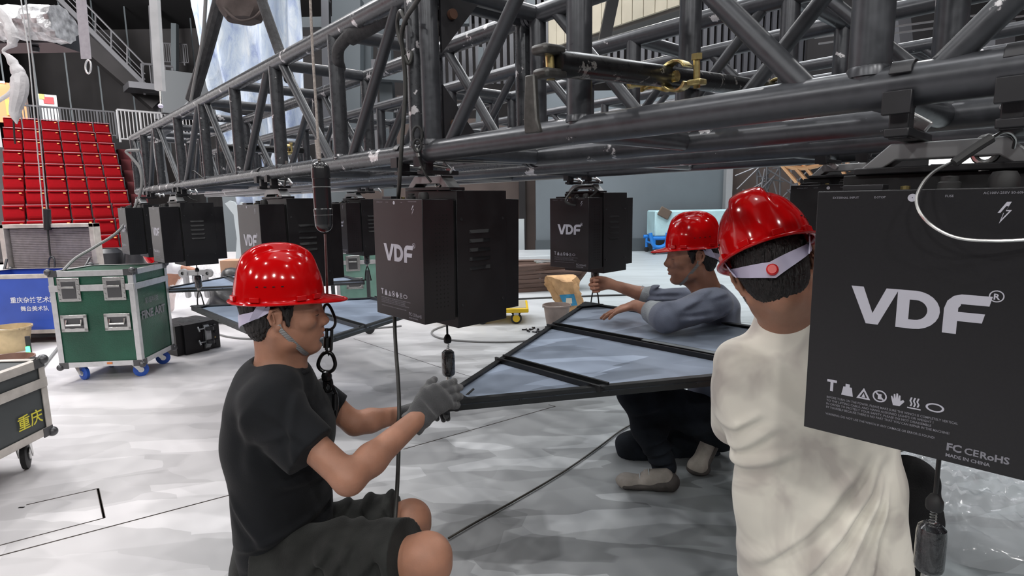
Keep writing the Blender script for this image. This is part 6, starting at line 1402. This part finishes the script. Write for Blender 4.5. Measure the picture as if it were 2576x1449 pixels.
MB().tube([V(at(2005, 450, 9).x, 9, .0), at(2005, 450, 9)], .03, 8).build('stand_pole', M['rail_dark'], t)
MB().tube([at(2015 + 75 * math.cos(a), 385 + 38 * math.sin(a), 9) for a in [math.radians(10 + 16 * k) for k in range(11)]], .035, 8).build('arc', gm, t)
MB().tube([at(2015 + 60 * math.cos(a), 385 + 26 * math.sin(a), 9) for a in [math.radians(10 + 16 * k) for k in range(11)]], .02, 8).build('inner_arc', gm, t)
# silver sheet leaning by the brown wall
q = atz(1297, 633, 0); single(MB().box((q.x + .06, q.y + .1, .42), (.36, .03, .84), Matrix.Rotation(-.08, 3, 'X')), 'metal_sheet', mat('silver_sheet', (.42, .46, .48), .3, .5), 'silver sheet leaning against the brown wall', 'sheet', bevel=.004)
# ================================================================ painted canvas hanging at the back
def canvas_mat():
    m, t, p = nt('painted_canvas'); N = t.nodes.new; L = t.links.new
    g = N('ShaderNodeNewGeometry'); mp = N('ShaderNodeMapping'); mp.inputs['Scale'].default_value = (2.2, 1, .8); L(g.outputs['Position'], mp.inputs[0])
    n = N('ShaderNodeTexNoise'); n.inputs['Scale'].default_value = 1.9; n.inputs['Detail'].default_value = 8; n.inputs['Distortion'].default_value = .8; n.inputs['Roughness'].default_value = .65; L(mp.outputs[0], n.inputs['Vector'])
    r = N('ShaderNodeValToRGB'); cs = ((.30, (.17, .21, .34)), (.43, (.28, .33, .42)), (.55, (.37, .41, .46)), (.70, (.47, .49, .50)))
    r.color_ramp.elements[0].position, r.color_ramp.elements[1].position = cs[0][0], cs[-1][0]; r.color_ramp.elements[0].color = (*cs[0][1], 1); r.color_ramp.elements[1].color = (*cs[-1][1], 1)
    for a, c in cs[1:-1]: e = r.color_ramp.elements.new(a); e.color = (*c, 1)
    L(n.outputs[0], r.inputs[0]); L(r.outputs[0], p.inputs['Base Color']); p.inputs['Roughness'].default_value = .85
    b = N('ShaderNodeBump'); b.inputs['Strength'].default_value = .8; b.inputs['Distance'].default_value = .06; L(n.outputs[0], b.inputs['Height']); L(b.outputs[0], p.inputs['Normal']); return m
mb = MB(); nu, nv = 40, 30; vs = []; Yc = 12.2; r = random.Random(2)
for j in range(nv + 1):
    f = j / nv; py = -120 + 640 * f; xl_ = 466 + 70 * max(0, min(1, (py) / 260)) + 60 * max(0, (py - 220) / 300); xr_ = 752 + 38 * f
    for i in range(nu + 1):
        u = i / nu; q = at(xl_ + (xr_ - xl_) * u, py, Yc); dy = .22 * math.sin(u * 17 + .6 * math.sin(f * 5)) * (.4 + .6 * (1 - f)) + .10 * math.sin(u * 31 + f * 9); vs.append((q.x, q.y + dy, q.z))
mb.add(vs, [(j * (nu + 1) + i, (j + 1) * (nu + 1) + i, (j + 1) * (nu + 1) + i + 1, j * (nu + 1) + i + 1) for j in range(nv) for i in range(nu)])
cv = single(mb, 'painted_canvas', canvas_mat(), 'tall creased canvas painted in blue and white hanging at the back', 'canvas', ang=60)
sd = cv.modifiers.new('Solidify', 'SOLIDIFY'); sd.thickness = .02
# dark hanging bag above the truss
t = thing('hanging_bag', tuple(at(612, 50, 3.7)), 'dark brown canvas bag hanging between the sling legs', 'bag')
mb = MB(); vs = []; na = 24
for j in range(9):
    f = j / 8; c = at(612, -60 + 112 * f, 3.75); ww = (.13 + .02 * math.sin(f * 3)) * (1 - .55 * max(0, f - .7) / .3 * .5)
    for k in range(na): a = 2 * math.pi * k / na; j_ = 1 + .08 * math.sin(5 * a + f * 6); vs.append((c.x + ww * math.cos(a) * j_, c.y + .10 * math.sin(a) * j_, c.z))
mb.add(vs, [(i * na + k, i * na + (k + 1) % na, (i + 1) * na + (k + 1) % na, (i + 1) * na + k) for i in range(8) for k in range(na)] + [tuple(8 * na + k for k in range(na))][::1]); mb.build('sack', mat('brown_canvas', (.075, .058, .055), .9, 0, .3, 10, bump=.6, bs=20), t)
MB().tube(spline([at(562, 20, 3.66), at(590, 46, 3.62), at(612, 52, 3.62), at(640, 44, 3.62), at(662, 20, 3.66)]), .008, 6).build('seam', bpy.data.materials['brown_canvas'], t)
# ================================================================ cream panel high above the truss
A0, A1 = at(1382, 122, 10.3), at(1712, 22, 8.2); dv = V(A1.x - A0.x, A1.y - A0.y, 0); Lc = dv.length; dv.normalize(); nvv = V(-dv.y, dv.x, 0)
t = thing('cream_panel', (A0.x, A0.y, A0.z), 'cream slatted flat hanging high above the truss', 'panel'); cm = mat('cream_boards', (.50, .46, .36), .6, 0, .08, 3)
for k in range(13):
    c = V(A0.x, A0.y, 0) + dv * (Lc * (k + .5) / 13); MB().box((c.x, c.y, A0.z + 1.6), (Lc / 13 - .012, .05, 3.2), Matrix((dv, nvv, UP)).transposed()).build('board', cm, t)
c = V(A0.x, A0.y, 0) + dv * (Lc / 2) + nvv * .3; MB().box((c.x, c.y, A0.z - .02), (Lc, .55, .06), Matrix((dv, nvv, UP)).transposed()).build('soffit', mat('soffit_dark', (.07, .065, .06), .7), t)
MB().bar(at(1543, -10, 8.6), at(1510, 150, 8.6), .16, .16).build('steel_arm', M['black'], t)
# ================================================================ hanging bits at the upper left
wire_thing('guide_wire', [at(50, -20, 7), at(72, 130, 7), at(98, 420, 7), at(110, 560, 7)], .0065, M['alu'], 'pale steel wire falling from the roof past the red seats, left of the pair', sp_=False)
wire_thing('guide_wire', [at(63, -20, 6.2), at(84, 170, 6.2), at(106, 400, 6.2), at(118, 530, 6.2)], .006, M['rail'], 'pale steel wire ending in a black turnbuckle over the open blue case', sp_=False)
t = thing('turnbuckle', tuple(at(123, 600, 6.0)), 'black turnbuckle with a snap hook hanging over the green case', 'hook')
MB().tube([at(118, 526, 6.0), at(120, 578, 6.0)], .034, 12).build('barrel', M['black'], t); MB().tube([at(120, 578, 6.0), at(126, 640, 6.0), at(130, 650, 6.0)], .009, 6).build('strop', M['cable'], t)
MB().tube([at(130 + 8 * math.cos(a), 664 + 19 * math.sin(a), 6.0) for a in [k * math.pi / 8 for k in range(16)]], .009, 6, closed=True).build('snap_hook', M['corner'], t)
t = thing('ratchet_strap', tuple(at(215, 90, 7)), 'pale webbing strap with a carabiner hanging before the grey wall', 'strap')
MB().bar(at(202, -20, 7), at(217, 148, 7), .115, .012, V(0, 1, 0)).build('webbing', mat('pale_webbing', (.33, .31, .34), .8, 0, .1, 20), t); MB().tube([at(222 + 7 * math.cos(a), 168 + 17 * math.sin(a), 7) for a in [k * math.pi / 8 for k in range(16)]], .010, 8, closed=True).build('carabiner', M['alu'], t)
t = thing('hanging_post', tuple(at(400, 100, 7.5)), 'pale square post with a hook end hanging beside the stairs', 'post')
MB().bar(at(388, -20, 7.5), at(403, 228, 7.5), .07, .10).build('shaft', mat('pale_post', (.40, .40, .41), .5, 0, .1, 5), t); MB().tube([at(403, 226, 7.5), at(405, 262, 7.5)], .012, 8).build('rod', M['steel'], t)
MB().lathe(at(404, 266, 7.5), [(0, -.03), (.025, -.02), (.032, 0), (.02, .02), (0, .03)], 14).build('end_ball', M['white'], t)
t = thing('foil_duct', tuple(at(78, 60, 8.0)), 'bundle wrapped in crinkled silver foil on the dark gantry', 'duct')
mb = MB(); na = 26; vs = []; r = random.Random(6)
for j in range(16):
    x = -40 + 200 * j / 15; c = at(x, 62, 8.0)
    for k in range(na): a = 2 * math.pi * k / na; j_ = 1 + r.uniform(-.12, .12); vs.append((c.x, c.y + .25 * math.cos(a) * j_, c.z + .22 * math.sin(a) * j_))
mb.add(vs, [(i * na + k, i * na + (k + 1) % na, (i + 1) * na + (k + 1) % na, (i + 1) * na + k) for i in range(15) for k in range(na)] + [tuple(15 * na + k for k in range(na))]); mb.build('foil', mat('silver_foil', (.35, .35, .36), .35, .35, .6, 10, bump=.8, bs=14), t, ang=15)
MB().box(at(58, 100, 8.2), (1.15, .5, .22)).build('gantry_beam', M['black'], t)
MB().lathe(at(90, 132, 8.1), [(0, 0), (.04, .01), (.05, .06), (.03, .10), (0, .10)], 12).build('small_lamp', M['black'], t)
# translucent wrapped rope bundle at far upper left
t = thing('wrapped_rope', tuple(at(38, 220, 3.0)), 'rope bundle in milky plastic dangling at the upper left corner', 'rope'); mk = mat('milky_plastic', (.66, .64, .66), .35, 0, .15, 12, bump=.7, bs=30)
MB().tube(spline([at(-20, 10, 3), at(8, 40, 3), at(28, 78, 3), at(30, 110, 3), at(8, 128, 3), at(24, 145, 3), at(40, 170, 3), at(48, 195, 3), at(36, 225, 3), at(10, 245, 3), at(-20, 262, 3)], 4), [.014, .02, .018, .022, .024, .026, .022, .024, .03, .026, .028, .02, .022, .012, .008, .008, .007, .007, .008, .012, .016, .020, .024, .02, .026, .030, .032, .028, .03, .034, .030, .028, .018, .014, .012, .010, .010, .010, .010, .010, .010], 10).build('bundle', mk, t)
MB().tube(spline([at(52, 180, 3), at(50, 230, 3), at(38, 280, 3), at(42, 312, 3)], 5), [.02, .03, .034, .036, .036, .036, .034, .034, .03, .028, .026, .024, .02, .014, .008, .003], 10).build('tail', mk, t)
wire_thing('thin_line', [at(34, 300, 3), at(36, 340, 3), at(38, 362, 3)], .004, M['rubber'], 'thin line with a small hook under the milky plastic bundle', sp_=False)
wire_thing('mains_cable', [at(352, 378, 4.6), at(318, 380, 4.6), at(330, 395, 4.6), at(352, 425, 4.6), at(356, 470, 4.6), at(340, 520, 4.6), at(300, 580, 4.5), at(240, 620, 4.4), at(190, 650, 4.3), at(158, 682, 4.2)], .011, M['greycable'], 'thick grey cable sweeping from the truss end down to the green case')
# ================================================================ cables and joints on the floor
wire_thing('floor_cable', [atz(1128, 1354, .008), atz(1200, 1312, .008), atz(1290, 1262, .008), atz(1380, 1210, .008), atz(1450, 1165, .008), atz(1510, 1122, .008), atz(1575, 1075, .008), atz(1640, 1050, .008)], .0042, mat('floor_cable', (.03, .026, .02), .5, 0, .5, 12), 'thin black and tan cable running across the floor from the knee to the jeans')
wire_thing('floor_cable', [atz(1130, 815, .01), atz(1088, 832, .01), atz(1100, 848, .01), atz(1160, 857, .01), atz(1260, 860, .01), atz(1340, 856, .01), atz(1400, 850, .01)], .009, M['greycable'], 'grey cable curving over the floor in front of the yellow trolley')
wire_thing('floor_cable', [atz(1300, 752, .012), atz(1400, 748, .012), atz(1500, 744, .012), atz(1560, 742, .012), atz(1700, 738, .012)], .011, M['cable'], 'black cable lying on the floor before the wooden boat')
wire_thing('floor_cable', [atz(540, 838, .01), atz(580, 848, .01), atz(640, 852, .01), atz(760, 846, .01), atz(940, 826, .01), atz(1010, 820, .01)], .009, M['greycable'], 'grey cable trailing from the spare winch under the pale panel')
wire_thing('floor_cable', [atz(150, 870, .01), atz(118, 910, .01), atz(88, 945, .01)], .012, M['greycable'], 'grey cable lying between the brown bucket and the green case')
M['seam'] = mat('floor_seam', (.035, .025, .02), .9)
def seam(nm, pts, wd=.006):
    mb = MB(); P = [atz(x, y, .0006) for x, y in pts]
    for a, b in zip(P[:-1], P[1:]): mb.bar(a, b, wd, .0012)
    o = mb.build(nm, M['seam'], bpy.data.objects['floor'], smooth=False); return o
seam('floor_joint', [(-20, 1403), (598, 1240)]); seam('floor_joint', [(1015, 1130), (1397, 1022)], .005); seam('floor_joint', [(1397, 1022), (1380, 1018)], .004); seam('floor_joint', [(890, 852), (1110, 925), (1200, 952)], .004)
seam('trapdoor_joint', [(-20, 1377), (262, 1303), (246, 1229), (66, 1270)], .005); seam('trapdoor_joint', [(246, 1229), (262, 1303)], .010); seam('floor_joint', [(1790, 805), (2100, 830)], .006); seam('floor_joint', [(880, 736), (1290, 700)], .006)
q = atz(54, 1277, 0); MB().box((q.x, q.y, .001), (.022, .009, .002)).build('finger_slot', M['hole'], bpy.data.objects['floor'])
# ================================================================ distant worker and clutter between the cases
t = thing('person', tuple(at(420, 690, 6.8)), 'distant worker in a white shirt and red hard hat bending behind the green case', 'person'); off = t['_off']
o0 = at(402, 665, 6.9)
Q = [ecap(at(410, 668, 6.9), at(440, 662, 6.9), V(0, 1, 0), (.12, .10), (.14, .12), .05), cap(at(436, 668, 6.9), at(462, 674, 6.7), .05, .045, .03), cap(at(462, 674, 6.7), at(488, 680, 6.6), .04, .03, .02), ell(at(400, 660, 6.85), (.085, .085, .11), None, .03), cap(at(440, 680, 6.9), at(420, 730, 6.9), .11, .09, .05), cap(at(420, 730, 6.9), V(at(420, 730, 6.9).x, 6.9, .06), .09, .06, .05)]
lo, hi = bb([at(400, 655, 6.85), at(488, 680, 6.6), V(at(420, 730, 6.9).x, 6.9, .08)], .2, .0)
soft('body', Q, [(lo, hi, .014)], M['skin'], t)
Q = [ecap(at(408, 668, 6.9), at(442, 662, 6.9), V(0, 1, 0), (.15, .13), (.17, .15), .05), cap(at(436, 668, 6.9), at(458, 674, 6.72), .075, .07, .03)]
soft('shirt', Q, [(lo, hi, .014)], mat('white_cotton', (.62, .62, .64), .85), t)
FH = Frame(at(397, 652, 6.80), (-.5, -.6, -.6), (-.3, -.1, .9), 1.0); helmet(FH, t, .02)
t = thing('truss_end', tuple(at(500, 690, 5.9)), 'short grey truss piece with bolt holes lying behind the pale panel', 'truss')
for px_ in (463, 525): MB().lathe(at(px_, 687, 5.9), [(.018, -.01), (.045, -.01), (.045, .03), (.018, .03)], 16, V(0, -1, 0)).build('bolt_eye', M['rail'], t)
MB().bar(at(463, 687, 5.92), at(525, 684, 5.92), .06, .05).build('end_bar', M['rail'], t)
for px_ in (466, 490, 515): MB().tube([at(px_, 690, 5.95), at(px_ + 8, 745, 6.1)], .03, 8).build('tube', M['rail'], t)
q = at(600, 690, 6.6); single(MB().box((q.x, q.y, .33), (.30, .22, .66)), 'cardboard_box', mat('cardboard', (.50, .30, .20), .8, 0, .1, 6), 'tan cardboard carton with marker digits behind the left helmet', 'box', bevel=.006)
me = add_text([(text_mesh('30', .10, bold=.002), q.x - .10, q.y - .1125, .50)], 'marker_digits', M['black']); o = link_mesh('marker_digits', me, bpy.data.objects['cardboard_box']); o.location = -Vector(bpy.data.objects['cardboard_box'].location); o['kind'] = 'stuff'
q = at(570, 660, 6.3); t = thing('dark_bag', (q.x, q.y, 0), 'crumpled black bag slumped behind the pale panel', 'bag')
soft('sack', [ecap(V(q.x, q.y, .12), V(q.x + .05, q.y, .5), V(1, 0, 0), (.28, .2), (.12, .1), .05)], [((q.x - .4, q.y - .35, 0), (q.x + .4, q.y + .35, .75), .015)], mat('black_vinyl', (.03, .03, .032), .35, 0, .3, 10, bump=.8, bs=12), t, cloth(.03, 14, 0, (.5, .5, .7)))
q = at(270, 640, 9.5); single(MB().lathe((q.x, q.y, 0), [(0, 0), (.26, 0), (.22, .55), (.15, .62), (0, .63)], 20), 'covered_lamp', M['black'], 'black covered stage lamp standing before the red seats', 'lamp')
q = at(335, 640, 9.5); t = thing('moving_lamp', (q.x, q.y, 0), 'squat black stage lamp beside the covered one', 'lamp')
MB().box((q.x, q.y, .08), (.34, .28, .16)).build('lamp_base', M['black'], t, bevel=.02); MB().lathe((q.x, q.y, .16), [(0, 0), (.12, .0), (.15, .2), (.12, .38), (0, .40)], 18).build('lamp_head', M['black'], t)
q = atz(300, 700, 0); single(MB().box((q.x, q.y + .6, .26), (1.6, .6, .5)), 'work_bench', mat('dark_bench', (.06, .06, .062), .6), 'low dark bench behind the green case', 'bench', bevel=.01)
# white cut-out swan wings behind the second winch
q = at(595, 560, 8.5); t = thing('white_cutout', tuple(q), 'pale wing shaped cut-out behind the far winches', 'prop'); mb = MB()
pl0 = 0
pl = [(568, 512), (580, 505), (592, 508), (600, 522), (608, 508), (616, 512), (616, 738), (590, 738), (598, 600), (590, 540)]; o_ = at(568, 600, 8.5)
mb.prism([((at(x, y, 8.5) - o_).x, (at(x, y, 8.5) - o_).z) for x, y in pl], o_, V(1, 0, 0), V(0, 0, 1), .03); mb.build('wing', mat('pale_foam', (.45, .5, .52), .6), t)
